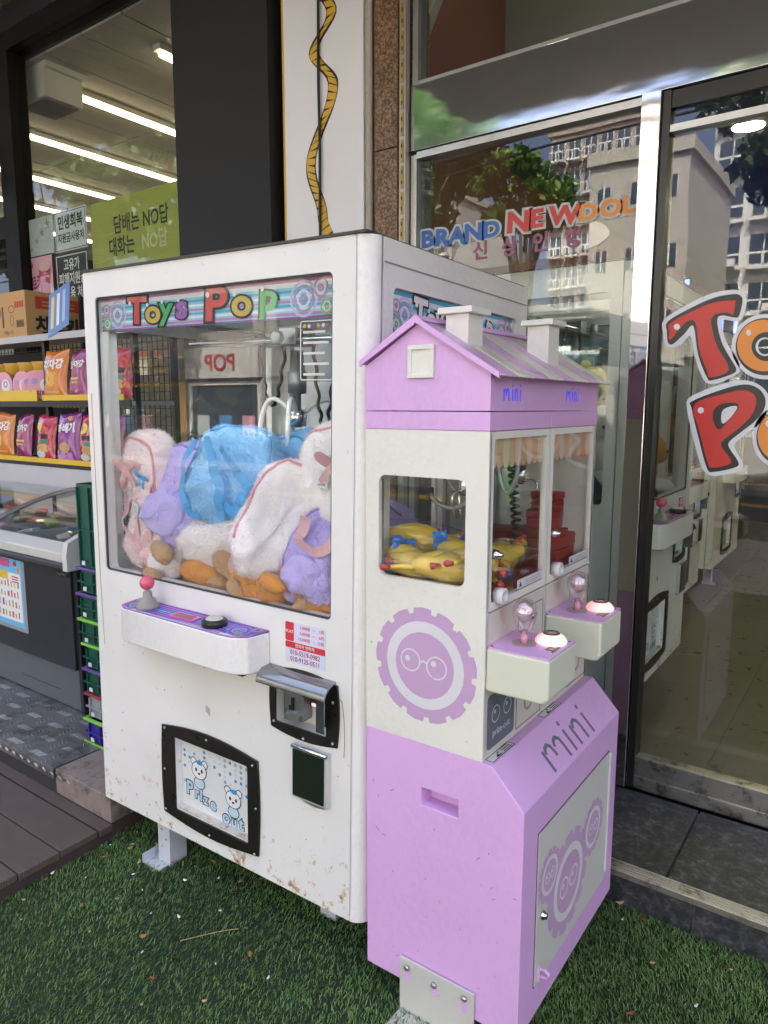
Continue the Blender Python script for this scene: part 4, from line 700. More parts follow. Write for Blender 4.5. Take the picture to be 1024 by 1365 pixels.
# chamfer lettering cut as dark slots
chm = PL((.35, 0, .732), (0, 1, 0), (-.081, 0, .088)); 
slotm = M('slot_grey', (.17, .2, .25), .45, .2)
def stroke(pts, w):
    L, R_ = [], []
    for i, p_ in enumerate(pts):
        a = Vector(pts[max(i-1, 0)]); b = Vector(pts[min(i+1, len(pts)-1)]); t = (b-a).normalized(); n = Vector((-t.y, t.x))*w/2
        L.append(tuple(Vector(p_)+n)); R_.append(tuple(Vector(p_)-n))
    return L+R_[::-1]
def arch(x0, x1, y0, y1, n=8): return [(x0+(x1-x0)*(.5-.5*math.cos(PI*i/n)), y0+(y1-y0)*math.sin(PI*i/n)**.7*(1 if i <= n/2 else 1)) for i in range(n+1)]
def mini(par, pl, u, v, s, mat, h, gap=1.0, w=.12, sx=1.0):
    """hand-drawn stencil word: m, i, n, i"""
    def add(nm, pts): decal(nm, par, pl, stroke([(u+x*s*sx, v+y*s) for x, y in pts], w*s), mat, h, .0004)
    def hump(x): return [(x+.06, .62), (x+.12, .8), (x+.24, .86), (x+.34, .74), (x+.37, .5), (x+.38, .0 if x > .3 else .35)]
    x = 0
    add('letter_stroke', [(x, 0), (x-.02, .8)]); add('letter_stroke', hump(.0)); add('letter_stroke', hump(.42)); x = 1.05*gap
    add('letter_stroke', [(x, 0), (x-.02, .85)]); decal('letter_dot', par, pl, ell(u+(x-.03)*s*sx, v+1.12*s, .085*s, .1*s, 10), mat, h, .0004); x += .3*gap
    add('letter_stroke', [(x, 0), (x-.02, .8)]); add('letter_stroke', hump(x)); x += .68*gap
    add('letter_stroke', [(x, 0), (x-.02, .85)]); decal('letter_dot', par, pl, ell(u+(x-.03)*s*sx, v+1.12*s, .085*s, .1*s, 10), mat, h, .0004)
mini(K, chm, .2, -.107, .07, slotm, .0004, 1.05, .15, 1.8)
for uu in (.012, .3):
    o_ = decal('warning_sticker', K, PL((.3285, 0, .7325), (0, 1, 0), (-1, 0, 0)), rr(uu, -.02, uu+.115, .004, .002), swt, .0003, .0006) ; q2 = PL((0, 0, .0006), (1, 0, 0), (0, 1, 0))
    decal('sticker_border', o_, q2, [rr(uu+.001, -.019, uu+.114, .003, .002), rr(uu+.003, -.017, uu+.112, .001, .002)[::-1]], blk, .0002, .0003); decal('sticker_figure', o_, q2, smooth_loop([(uu+.03, -.013), (uu+.05, -.003), (uu+.042, -.01), (uu+.058, -.014), (uu+.04, -.015)], 3), blk, .0002, .0003); decal('sticker_figure', o_, q2, ell(uu+.052, -.004, .003, n=8), blk, .0002, .0003)
    for k in range(3): decal('sticker_line', o_, q2, [(uu+.065, -.014+k*.006), (uu+.105, -.014+k*.006), (uu+.105, -.012+k*.006), (uu+.065, -.012+k*.006)], blk, .0002, .0003)
chip2 = M('paint_scratch', (.25, .16, .24), .7)
for k in range(26):
    x, z = random.uniform(.02, .42), random.uniform(.1, .6); s_ = random.uniform(.001, .0022); a = random.uniform(0, 3); L = random.uniform(1, 5)
    decal('paint_scratch', K, gb, [(x+s_*(L*math.cos(t)*math.cos(a)-.6*math.sin(t)*math.sin(a)), z+s_*(L*math.cos(t)*math.sin(a)+.6*math.sin(t)*math.cos(a))) for t in [q*1.05 for q in range(6)]], chip2, .0002, .0002)
for k in range(12):
    y, z = random.uniform(.02, .63), random.uniform(.76, 1.06); s_ = random.uniform(.001, .002); decal('paint_scratch', K, gb, ell(random.uniform(.01, .31), z if k % 2 else z+.34, s_, s_*1.5, 7), M('chip_tan', (.4, .35, .27), .7), .0026, .0002)
# floor bracket and casters
fb = build('floor_bracket', MB().box(.11, .322, -.0285, -.0225, -.004, .15).box(.11, .322, -.1, -.0285, -.004, .002), M('bracket_cream', (.56, .55, .5), .5, dirt=(.35, .18, .07), ds=26, dth=.62), K, bevel=.002, mtx=Matrix.Translation((0, .0195, 0)))
for x in (.133, .213, .297):
    decal('bolt_slot', fb, PL((0, -.0285, 0), (1, 0, 0), (0, 0, 1)), rr(x-.008, .088, x+.008, .124, .0075), pk, .0002, .0006); build('bolt', MB().lathe([(.008, 0), (.007, .005), (.0005, .006)], (x, -.029, .128 if x != .213 else .12), 10, Matrix.Rotation(PI/2, 4, 'X')), bolt, fb, smooth=True)
for x, y in ((.06, .07), (.37, .07), (.06, .585), (.37, .585)):
    c_ = build('caster', MB().lathe([(.0285, -.011), (.03, -.008), (.03, .008), (.0285, .011)], (x, y, .029), 18, Matrix.Rotation(PI/2, 4, 'X')), blackp, K, smooth=True); build('caster_fork', MB().box(x-.016, x+.016, y-.016, y-.0125, .022, .07).box(x-.016, x+.016, y+.0125, y+.016, .022, .07).box(x-.024, x+.024, y-.024, y+.024, .07, .0749), bolt, c_)
# cream cabinet
side = decal('gable_panel', K, gb, [rr(0, .733, .326, 1.474, .002), rr(.038, 1.128, .272, 1.368, .02)[::-1]], cr, -.012, .012)
decal('gable_glass', K, gb, rr(.03, 1.12, .28, 1.376, .01), cg2, -.016, .0035)
build('body', MB().box(.0005, .3125, .0125, PLN-.0005, .733, 1.075), cr, K)
build('rear_panel', MB().box(0, .01, .0125, PLN-.012, 1.0755, 1.12).box(0, .01, .0125, .05, 1.12, 1.44).box(0, .01, .3, .36, 1.12, 1.44).box(0, .01, .6, PLN-.012, 1.12, 1.44).box(0, .01, .0125, PLN-.012, 1.44, 1.4735), cr, K)
build('far_panel', MB().box(0, .326, PLN-.012, PLN, .733, 1.474), cr, K); build('divider', MB().box(.0105, .312, .326, .332, 1.0755, 1.45), acry, K)
build('inner_ceiling', MB().box(.0105, .312, .0165, PLN-.0125, 1.452, 1.473), M('inner_grey', (.35, .35, .36), .5), K)
for yy in (.025, .315, .34, .63): build('inner_post', MB().box(.012, .03, yy-.008, yy+.008, 1.0755, 1.4515), M('post_alu', (.5, .5, .53), .35, .7), K)
# front: doors
for i, (y0, y1) in enumerate(((.006, .325), (.333, .652))):
    d_ = decal('play_door', K, fr, [rr(y0, 1.078, y1, 1.473, .003), rr(y0+.018, 1.096, y1-.018, 1.457, .008)[::-1]], cr, -.0135, .0135); q = PL((0, 0, .0135), (1, 0, 0), (0, 1, 0))
    decal('door_glass', d_, q, rr(y0+.0175, 1.0955, y1-.0175, 1.4575, .008), cg2, -.009, .0035)
    aw = M('awn_cream', (.72, .6, .42), .5); ao = M('awn_orange', (.75, .42, .27), .5)
    for k in range(9):
        a = y0+.019+k*.0312; b_ = a+.0312; decal('striped_valance', d_, q, [(b_, 1.4565), (a, 1.4565), (a, 1.405)]+[(a+.0156-.0156*math.cos(PI*t/6), 1.405-.015*math.sin(PI*t/6)) for t in range(7)]+[(b_, 1.405)], ao if k % 2 else aw, -.0115, .001)
    for cx0, rad in ((y0+.1, .05), (y0+.21, .042)): decal('valance_ring', d_, q, [ell(cx0, 1.445, rad), ell(cx0, 1.445, rad*.8)[::-1]], aw, -.0135, .0008)
    build('door_lock', MB().lathe([(.011, -.004), (.011, .008), (.007, .013), (.006, .02)], (0, 0, 0), 14), chrome, d_, smooth=True, mtx=q.mtx(y0+.03, 1.205, 0))
    build('prize_knob', MB().lathe([(.019, 0), (.019, .022), (.013, .024), (.012, .006)], (0, 0, 0), 16), swt, d_, smooth=True, mtx=q.mtx(y0+.05, 1.108, -.004))
    nl = decal('notice_label', d_, q, rr(y0+.15, 1.1, y1-.022, 1.122, .002), swt, .0003, .0004); decal('notice_mark', nl, PL((0, 0, .0005), (1, 0, 0), (0, 1, 0)), [(y0+.16, 1.104), (y0+.175, 1.104), (y0+.1675, 1.118)], blk, .0002, .0002)
    for k in range(3): decal('notice_line', nl, PL((0, 0, .0005), (1, 0, 0), (0, 1, 0)), [(y0+.19, 1.104+k*.005), (y1-.03, 1.104+k*.005), (y1-.03, 1.1055+k*.005), (y0+.19, 1.1055+k*.005)], M('mark_grey', (.3, .3, .3)), .0002, .0002)
    lp = decal('lower_panel', K, fr, rr(y0, .7335, y1, 1.0745, .003), M('panel_beige', (.63, .6, .52), .5, dirt=(.45, .38, .3), ds=22, dth=.64), -.0131, .0131); q = PL((0, 0, .0131), (1, 0, 0), (0, 1, 0))
    decal('seam', lp, q, [rr(y0+.165, .745, y1-.01, 1.045, .003), rr(y0+.167, .747, y1-.012, 1.043, .003)[::-1]], gun, .0002, .0004)
    build('panel_lock', MB().lathe([(.013, 0), (.013, .006), (.006, .012)], (0, 0, 0), 14), chrome, lp, smooth=True, mtx=q.mtx(y0+.24, .87, 0)); build('panel_lock', MB().lathe([(.012, 0), (.012, .005), (.006, .014)], (0, 0, 0), 14), chrome, lp, smooth=True, mtx=q.mtx(y0+.225, 1.02, 0))
    rg = decal('panel_ring', lp, q, [ell(y0+.235, .8, .026), ell(y0+.235, .8, .02)[::-1]], M('ring_tan', (.4, .32, .24), .5), .0002, .002)
    pz = decal('prize_door', lp, q, rr(y0+.012, .752, y0+.15, .88, .012), M('prize_slate', (.13, .15, .18), .25, coat=.4), .0003, .002); q3 = PL((0, 0, .002), (1, 0, 0), (0, 1, 0)); pbl = M('print_pale', (.45, .48, .55), .5)
    for s_ in (-1, 1): decal('goggle_print', pz, q3, [ell(y0+.081+s_*.03, .83, .021), ell(y0+.081+s_*.03, .83, .018)[::-1]], pbl, .0003, .0003); decal('goggle_spot', pz, q3, ell(y0+.076+s_*.03, .836, .005), pbl, .0003, .0003)
    text('lettering', pz, q3, 'prize-out', y0+.081, .785, .024, pbl, .0003, .01, 'CENTER')
    # joystick box
    by = y0-.002 if i == 0 else y0-.005; jb = build('joystick_box', MB().prism([(.3262, by, .9), (.3262, by, 1.0), (.474, by, 1.0), (.474, by, .912), (.462, by, .9)], (0, .158, 0)), bx, K, bevel=.007, seg=3)
    jp = decal('top_plate', jb, PL((0, 0, 1.0), (1, 0, 0), (0, 1, 0)), rr(.3265, by+.002, .473, by+.156, .006), pk, .0003, .003); q3 = PL((0, 0, .003), (1, 0, 0), (0, 1, 0))
    decal('base_disc', jp, q3, ell(.386, by+.067, .027), M('disc_rosy', (.4, .3, .31), .3), .0002, .002)
    for sx_, sy_ in ((.335, by+.012), (.46, by+.05), (.345, by+.14), (.462, by+.14)): build('screw', MB().lathe([(.003, 0), (.002, .0012)], (0, 0, 0), 8), gun, jp, mtx=Matrix.Translation((sx_, sy_, .003)))
    sk = decal('logo_sticker', jp, q3, rr(.44, by+.055, .463, by+.09, .002), M('logo_dark', (.1, .08, .08), .4), .0002, .0004); decal('logo_dot', sk, PL((0, 0, .0004), (1, 0, 0), (0, 1, 0)), ell(.451, by+.066, .006, n=10), gold, .0002, .0002); decal('logo_dot', sk, PL((0, 0, .0004), (1, 0, 0), (0, 1, 0)), ell(.453, by+.081, .005, n=10), ppk, .0002, .0002)
    bulbm = glass('bulb_clear', (1, .93, .95), .25, .05); js = build('joystick', MB().lathe([(.009, 0), (.008, .018), (.006, .02), (.006, .03)], (.386, by+.067, 1.005), 14), M('stick_rosy', (.6, .3, .35), .15, coat=.5), jb, smooth=True)
    build('bulb_knob', MB().lathe([(.008, .022), (.014, .03), (.024, .052), (.0275, .07), (.025, .086), (.015, .099), (.0005, .104)], (.386, by+.067, 1.005), 20), bulbm, js, smooth=True)
    build('bulb_core', MB().lathe([(.0005, .048), (.014, .056), (.02, .072), (.016, .088), (.0005, .095)], (.386, by+.067, 1.005), 12), M('frosted', (.75, .6, .66), .3, coat=.5, bump=.6, bs=300), js)
    bn = build('lit_button', MB().lathe([(.034, 0), (.036, .005), (.03, .014), (.02, .021), (.0185, .021)], (.431, by+.112, 1.0035), 28), bpy.data.materials['button_glow%d' % i] if 'button_glow%d' % i in MATS else emis('button_glow%d' % i, [(.9, .55, .6), (1, .35, .33)][i], .11), jb, smooth=True)
    m_ = MATS['button_glow%d' % i]
    if not m_.get('done'):
        m_['done'] = 1; n = m_.node_tree.nodes; l = m_.node_tree.links; tc = n.new('ShaderNodeTexCoord'); mp = n.new('ShaderNodeMapping'); mp.inputs['Location'].default_value = (-.431, -(by+.112), 0); gr_ = n.new('ShaderNodeTexGradient'); gr_.gradient_type = 'RADIAL'; rp = n.new('ShaderNodeValToRGB'); e = rp.color_ramp.elements
        cols = [((1, .12, .25), 0), ((1, .75, .72), .22), ((1, .9, .5), .4), ((.2, 1, .35), .55), ((1, .8, .8), .72), ((1, .15, .35), 1)] if i == 0 else [((1, .15, .15), 0), ((1, .8, .78), .3), ((1, .85, .8), .62), ((1, .12, .15), 1)]
        e[0].color = list(cols[0][0])+[1]; e[1].color = list(cols[-1][0])+[1]
        for c, pos in cols[1:-1]: k = e.new(pos); k.color = list(c)+[1]
        l.new(tc.outputs['Object'], mp.inputs['Vector']); l.new(mp.outputs[0], gr_.inputs[0]); l.new(gr_.outputs['Fac'], rp.inputs[0]); l.new(rp.outputs[0], n['Principled BSDF'].inputs['Emission Color'])
    build('button_ring', MB().lathe([(.0185, .018), (.0195, .022), (.015, .0235), (.013, .021)], (.431, by+.112, 1.004), 20), M('copper', (.35, .15, .08), .3, .8), bn, smooth=True); build('button_cap', MB().lathe([(.014, .018), (.014, .0225), (.0005, .024)], (.431, by+.112, 1.004), 18), M('cap_silver', (.6, .55, .55), .25, .5), bn, smooth=True)
# big gear emblem on the gable
for nm, lp, m_, hh in (('gear_emblem', gear(.17, .927, .126, .138, 13), lav, .0004), ('gear_ring', ell(.17, .927, .106), swt, .0009), ('gear_core', ell(.17, .927, .08), lav, .0014)): decal(nm, K, gb, lp, m_, hh, .0004)
for s_ in (-1, 1): decal('goggle_ring', K, gb, [ell(.168+s_*.036, .931-s_*.003, .028), ell(.168+s_*.036, .931-s_*.003, .0245)[::-1]], swt, .0019, .0004); decal('goggle_spot', K, gb, ell(.16+s_*.036, .937, .007), swt, .0019, .0004)
decal('goggle_bridge', K, gb, stroke([(.16, .934), (.168, .938), (.178, .934)], .004), swt, .0019, .0004)
# pink band and roof
build('band', MB().box(-.001, .327, -.001, .325, 1.4745, 1.5145).box(-.001, .327, .327, PLN+.001, 1.4745, 1.5145), pk, K, bevel=.0015)
rz = lambda x: 1.718-(abs(x-.144))*.605
gw = build('gable_wall', MB().prism([(0, 0, 1.5165), (.326, 0, 1.5165), (.326, 0, rz(.326)-.012), (.144, 0, rz(.144)-.012), (0, 0, rz(0)-.012)], (0, .012, 0)), pk, K, bevel=.001)
build('gable_wall', MB().prism([(0, PLN-.012, 1.5165), (.326, PLN-.012, 1.5165), (.326, PLN-.012, rz(.326)-.012), (.144, PLN-.012, rz(.144)-.012), (0, PLN-.012, rz(0)-.012)], (0, .012, 0)), pk, K)
fw = build('fascia', MB().box(.316, .326, .0125, PLN-.0125, 1.5165, rz(.326)-.011).box(0, .01, .0125, PLN-.0125, 1.5165, rz(0)-.011), pk, K)
miniglow = M('mini_blue', (.03, .04, .3), .3, emit=(.05, .07, .9), es=.09)
mini(K, fr, .062, 1.538, .03, miniglow, .0004, 1.35, .16); mini(K, fr, .42, 1.538, .03, miniglow, .0004, 1.35, .16)
sq = build('gable_window', MB().box(.122, .19, -.008, -.0002, 1.588, 1.598).box(.122, .19, -.008, -.0002, 1.65, 1.66).box(.122, .132, -.008, -.0002, 1.598, 1.65).box(.18, .19, -.008, -.0002, 1.598, 1.65), cr, K, bevel=.001); build('window_plate', MB().box(.132, .18, -.003, -.0002, 1.598, 1.65), cr, sq)
# roof strips: eight on the right slope with rounded lower ends
rl = [M('roof_lilac', (.58, .36, .56), .34, .0, .12, 10, coat=.3, dirt=(.3, .24, .3), ds=14, dth=.55), M('roof_straw', (.6, .57, .46), .34, .0, .12, 10, coat=.3, dirt=(.3, .28, .22), ds=14, dth=.55)]
Y0, Y1 = -.011, .672; nS = 8; wS = (Y1-Y0)/nS
for k in range(nS):
    ya = Y0+k*wS; top = (.144, 1.718); bot = (.352, rz(.352))
    mb = MB(); m_ = 8
    def fn(a, b, ya=ya):
        t = a; end = .352+.014*math.sin(PI*b); x = .144+(end-.144)*t; y = ya+.0006+(wS-.0012)*b; bulge = .006*math.sin(PI*b)*(t**1.5); return (x, y, rz(x)+bulge)
    mb.grid(fn, 10, m_); kk = len(mb.v); tv = [(x, y, z-.004) for x, y, z in mb.v]; nv = m_; F = list(mb.f); mb.add(tv, [t_[::-1] for t_ in F])
    for j in range(m_-1): mb.f.append((9*m_+j, 9*m_+j+1, kk+9*m_+j+1, kk+9*m_+j))
    for i_ in range(9): mb.f.append((i_*m_, (i_+1)*m_, kk+(i_+1)*m_, kk+i_*m_)); mb.f.append((i_*m_+m_-1, kk+i_*m_+m_-1, kk+(i_+1)*m_+m_-1, (i_+1)*m_+m_-1))
    build('roof_strip', mb, rl[k % 2], K, smooth=True)
build('roof_left', MB().prism([(.144, Y0, 1.718), (-.006, Y0, rz(-.006)), (-.006, Y0, rz(-.006)-.006), (.144, Y0, 1.712)], (0, Y1-Y0, 0)), pk, K)
build('ridge_cap', MB().prism([(.128, Y0-.003, 1.7085), (.144, Y0-.003, 1.7245), (.16, Y0-.003, 1.7145), (.16, Y0-.003, 1.711), (.144, Y0-.003, 1.72), (.128, Y0-.003, 1.705)], (0, Y1-Y0+.006, 0)), pk, K)
build('verge_trim', MB().prism([(.144, Y0-.004, 1.722), (.352, Y0-.004, rz(.352)+.004), (.352, Y0-.004, rz(.352)-.009), (.144, Y0-.004, 1.708)], (0, .005, 0)).prism([(.144, Y0-.004, 1.722), (-.007, Y0-.004, rz(-.007)+.004), (-.007, Y0-.004, rz(-.007)-.009), (.144, Y0-.004, 1.704)], (0, .005, 0)), pk, K)
for xc, yc in ((.21, .085), (.262, .405)):
    cm = build('chimney', MB().box(xc-.029, xc+.029, yc-.028, yc+.04, rz(xc+.031)-.01, 1.728), cr, K, bevel=.0015); build('chimney_cap', MB().box(xc-.043, xc+.043, yc-.04, yc+.052, 1.7285, 1.7425), cr, cm, bevel=.0015)
# crane fittings seen through the windows
wire = M('conduit_grey', (.4, .4, .4), .35, .5)
build('conduit', MB().tube(bez((.05, .2, 1.31), (.09, .2, 1.25), (.2, .2, 1.24), (.21, .2, 1.42), 16), .006, 8), wire, K, smooth=True); build('plug', MB().box(.03, .06, .19, .215, 1.285, 1.32), blackp, K, bevel=.003)
build('conduit', MB().tube(bez((.225, .24, 1.43), (.23, .24, 1.28), (.28, .24, 1.28), (.285, .24, 1.43), 16), .006, 8), wire, K, smooth=True); build('conduit', MB().tube(bez((.04, .24, 1.44), (.08, .24, 1.3), (.15, .24, 1.26), (.2, .24, 1.33), 16), .004, 8), wire, K, smooth=True)
build('bracket', MB().box(.225, .29, .23, .25, 1.385, 1.43), swt, K, bevel=.003); build('coil_cable', MB().tube([(.255+.01*math.cos(t*75)+.02*t, .26+.01*math.sin(t*75), 1.4-.2*t) for t in [i/160 for i in range(161)]], .004, 5), blackp, K, smooth=True)
for yy in (.18, .5):
    build('claw_hub', MB().lathe([(.012, 0), (.018, .01), (.016, .05), (.006, .06), (.006, .12)], (.17, yy, 1.31), 12), chrome, K, smooth=True)
    for a in (.3, 2.4, 4.5):
        d = Vector((math.cos(a), math.sin(a), 0)); c0 = Vector((.17, yy, 1.315)); build('claw_arm', MB().tube(bez(c0, c0+d*.05+Vector((0, 0, .02)), c0+d*.06, c0+d*.03+Vector((0, 0, -.06)), 8), .003, 6), chrome, K, smooth=True)
# ---- prizes: rubber chickens in the near half, red boxes in the far half
chy = M('rubber_yellow', (.85, .58, .06), .4, coat=.3, sss=.1); chr_ = M('rubber_red', (.5, .06, .04), .4, coat=.3); film = glass('clear_film', (.98, .985, 1), .045, .08)
def chicken(loc, rot, label):
    o_ = E('rubber_chicken', label, 'toy', loc, rot, 'rubber chickens in the mini machine'); o_.scale = (1.15, 1.3, 1.3)
    pts = [(-.1, 0, 0), (-.075, 0, .004), (-.045, 0, .004), (-.02, 0, 0), (.01, 0, -.002), (.03, 0, .002), (.05, 0, .008), (.068, 0, .014), (.078, 0, .014)]
    build('body', MB().tube(pts, [.01, .02, .028, .03, .025, .016, .013, .0155, .006], 14), chy, o_, smooth=True)
    build('comb', MB().tube([(.06, 0, .024), (.068, 0, .032), (.078, 0, .03), (.082, 0, .02)], [.0025, .0045, .004, .0015], 8).tube([(.078, 0, .012), (.094, 0, .008)], [.005, .001], 8), chr_, o_, smooth=True)
    for s_ in (-1, 1): lg = build('leg', MB().tube([(-.085, s_*.008, 0), (-.115, s_*.014, .002), (-.14, s_*.016, 0)], [.007, .005, .004], 8), chy, o_, smooth=True); build('foot', MB().tube([(-.138, s_*.016, 0), (-.158, s_*.02, .001)], [.004, .0065], 8), chr_, lg, smooth=True)
    build('film_bag', MB().grid(lambda a, b: (-.17+.28*a, .034*math.cos(2*PI*b)*(.55+.6*math.sin(PI*a)), .006+.026*math.sin(2*PI*b)*(.35+.7*math.sin(PI*a))), 10, 12, cv=True), film, o_, smooth=True)
    return o_
for k, (x, y, z, rx, ry, rz_) in enumerate(((.115, .055, 1.148, .2, .12, -.25), (.165, .12, 1.175, .4, -.05, 2.7), (.225, .06, 1.155, .1, .0, .35), (.27, .16, 1.165, -.3, .05, 1.25), (.255, .24, 1.16, .3, .03, 1.6), (.09, .16, 1.19, .5, .1, .3), (.18, .25, 1.13, .2, 0, .9), (.2, .2, 1.128, 0, 0, 2.2), (.1, .24, 1.128, 0, 0, -.6))):
    chicken((.019+x, -.002+y, z), (rx, ry, rz_), 'yellow rubber chicken in clear film heaped inside the mini machine')
hc = M('header_blue', (.04, .18, .55), .35, coat=.3, bump=.4, bs=30)
for k, (x, y, z, a, b) in enumerate(((.06, .07, 1.19, .5, .3), (.15, .1, 1.2, -.4, .9), (.2, .14, 1.195, .6, .4), (.05, .17, 1.2, .8, -.4), (.27, .2, 1.12, .5, 1.2))):
    hcd = build('header_card', MB().grid(lambda p_, q_: ((p_-.5)*.06, (q_-.5)*.035+.004*math.sin(p_*9), .008*math.sin(p_*7+k)+.006*math.sin(q_*6+p_*4)), 8, 6), hc, None); sd_ = hcd.modifiers.new('s', 'SOLIDIFY'); sd_.thickness = .0015
    hcd.location = (.019+x, y, z); hcd.rotation_euler = (1.0+a, b, a*2); T(hcd, 'crumpled shiny blue header card among the rubber chickens', 'card', 'blue header cards')
rbx = M('box_red', (.33, .012, .015), .45, var=.1)
pad = build('prize_pile_base', MB().box(.012, .31, .02, .322, 1.0755, 1.108), M('pad_brown', (.3, .1, .05), .8, bump=.5, bs=40), None); pad.location = (.019, -.002, 0); T(pad, 'brown padding layer under the rubber chickens', 'padding')
for k, (x, y, z, w_, d_, h_, a) in enumerate(((.24, .5, 1.0765, .12, .11, .06, .05), (.12, .5, 1.0765, .1, .13, .06, .0), (.23, .5, 1.137, .12, .1, .055, -.08), (.12, .46, 1.137, .1, .12, .05, .1), (.24, .51, 1.1925, .09, .07, .05, .25), (.245, .515, 1.243, .075, .05, .05, -.1), (.2, .6, 1.0765, .16, .08, .09, 0))):
    rb = E('red_gift_box', 'small dark red box stacked in the far half of the mini machine', 'box', (.019+x, y, z), (0, 0, a), 'red boxes in the mini machine')
    build('base', MB().box(-w_/2, w_/2, -d_/2, d_/2, 0, h_*.6), rbx, rb, bevel=.002); build('lid', MB().box(-w_/2-.002, w_/2+.002, -d_/2-.002, d_/2+.002, h_*.6+.001, h_-.0005), rbx, rb, bevel=.002)
# ================================================================== freezer, crates, snack rack
fz = E('chest_freezer', 'dark chest freezer with sliding curved glass lid beside the crates', 'freezer', (-1.8, .312, .162))
navy = M('freezer_dark', (.022, .024, .03), .42, var=.1, vs=8, bump=.15, bs=200); fgrey = M('freezer_plinth', (.1, .11, .125), .45); fwh = M('freezer_white', (.62, .62, .58), .4)
build('body', MB().box(-1.6, -.03, .0, .63, .2, .66), navy, fz, bevel=.004); build('end_panel', MB().box(-.029, 0, .012, .64, .0, .7), M('freezer_end', (.012, .013, .018), .4), fz, bevel=.004)
build('plinth', MB().box(-1.6, -.035, .02, .62, .005, .198), fgrey, fz, bevel=.003); vt = MB()
for k in range(9): vt.box(-1.35+k*.05, -1.31+k*.05, .0185, .021, .12, .17)
build('vent', vt, blackp, fz); build('plinth_mark', MB().box(-.55, -.2, .019, .0205, .07, .073), blackp, fz)
build('bumper', MB().tube([(-1.6, -.008, .672), (-.035, -.008, .672)], .02, 10).box(-1.6, -.03, -.012, .63, .661, .69), blackp, fz, smooth=False)
build('lid_frame', MB().prism([(-1.6, -.02, .692), (-1.6, -.025, .735), (-1.6, .05, .765), (-1.6, .05, .692)], (1.57, 0, 0)).box(-1.6, -.03, .58, .64, .692, .9), fwh, fz, bevel=.004)
def lidz(t): return .76+.14*math.sin(t*PI/2)**.85
ec = [(0, -.03, .66), (0, -.03, .735)]+[(0, -.02+.66*t, lidz(t)+.025) for t in [i/8 for i in range(9)]]+[(0, .64, .66)]
build('end_cap', MB().prism([(p_[0]-.03, p_[1], p_[2]) for p_ in ec], (.034, 0, 0)), fwh, fz, bevel=.003)
def lid(x0, x1, dz):
    mb = MB().grid(lambda a, b: (x0+(x1-x0)*b, .045+.54*a, lidz(a)+dz), 10, 2); kk = len(mb.v); mb.add([(x, y, z-.006) for x, y, z in mb.v], [t_[::-1] for t_ in mb.f]); return mb
build('lid_glass', lid(-.82, -.035, .005), cg2, fz, smooth=True); build('lid_glass', lid(-1.6, -.78, .018), cg2, fz, smooth=True)
build('lid_edge', MB().tube([(-.8, .045+.54*t, lidz(t)+.018) for t in [i/9 for i in range(10)]], .012, 6), alu, fz, smooth=True)
build('handle', MB().tube(bez((-1.05, -.01, .775), (-1.0, -.03, .81), (-.75, -.03, .81), (-.7, -.01, .775), 12), .016, 10), blackp, fz, smooth=True)
bp_ = PL((0, 0, 0), (1, 0, 0), (0, 0, 1))
bd = decal('badge', fz, bp_, rr(-.135, .62, -.04, .648, .002), blackp, .0008, .002); text('lettering', bd, PL((0, 0, .002), (1, 0, 0), (0, 1, 0)), 'Aqua FIRST', -.0875, .634, .0165, bolt, .0003, .005, 'CENTER')
# price poster on the freezer
po = decal('price_poster', fz, bp_, rr(-.72, .3, -.41, .665, .008), M('film_grey', (.3, .33, .36), .3, bump=.5, bs=50), .0006, .0006); q = PL((0, 0, .0006), (1, 0, 0), (0, 1, 0))
decal('poster_sheet', po, q, [(-.71, .32), (-.435, .32), (-.435, .655), (-.71, .655)], M('poster_sky', (.16, .5, .75), .4), .0004, .0004)
decal('poster_field', po, q, rr(-.705, .345, -.448, .58, .01), wht, .0009, .0003); decal('poster_yellow', po, q, rr(-.7, .545, -.56, .585, .01), M('poster_yellow_m', (.75, .5, .05), .4), .0013, .0003); decal('poster_melon', po, q, ell(-.49, .628, .016, .012), redp, .0013, .0003); decal('poster_ball', po, q, ell(-.463, .6, .013), orp, .0013, .0003); decal('poster_pink', po, q, rr(-.7, .605, -.54, .645, .008), M('poster_magenta', (.6, .1, .3), .4), .0013, .0003)
pc = [M('ic%d' % k, c, .5) for k, c in enumerate(((.3, .1, .05), (.5, .25, .05), (.55, .1, .15), (.25, .3, .1), (.6, .4, .3), (.1, .15, .35)))]
for j in range(4):
    for k in range(8): xx = -.695+k*.03+.006*(j % 2); zz = .36+j*.05; decal('ice_cream_print', po, q, rr(xx, zz, xx+random.uniform(.008, .018), zz+random.uniform(.02, .036), .003), random.choice(pc), .0013, .0003)
for k in range(3): decal('poster_line', po, q, [(-.525, .56-k*.012), (-.465, .56-k*.012), (-.465, .566-k*.012), (-.525, .566-k*.012)], redp, .0016, .0003)
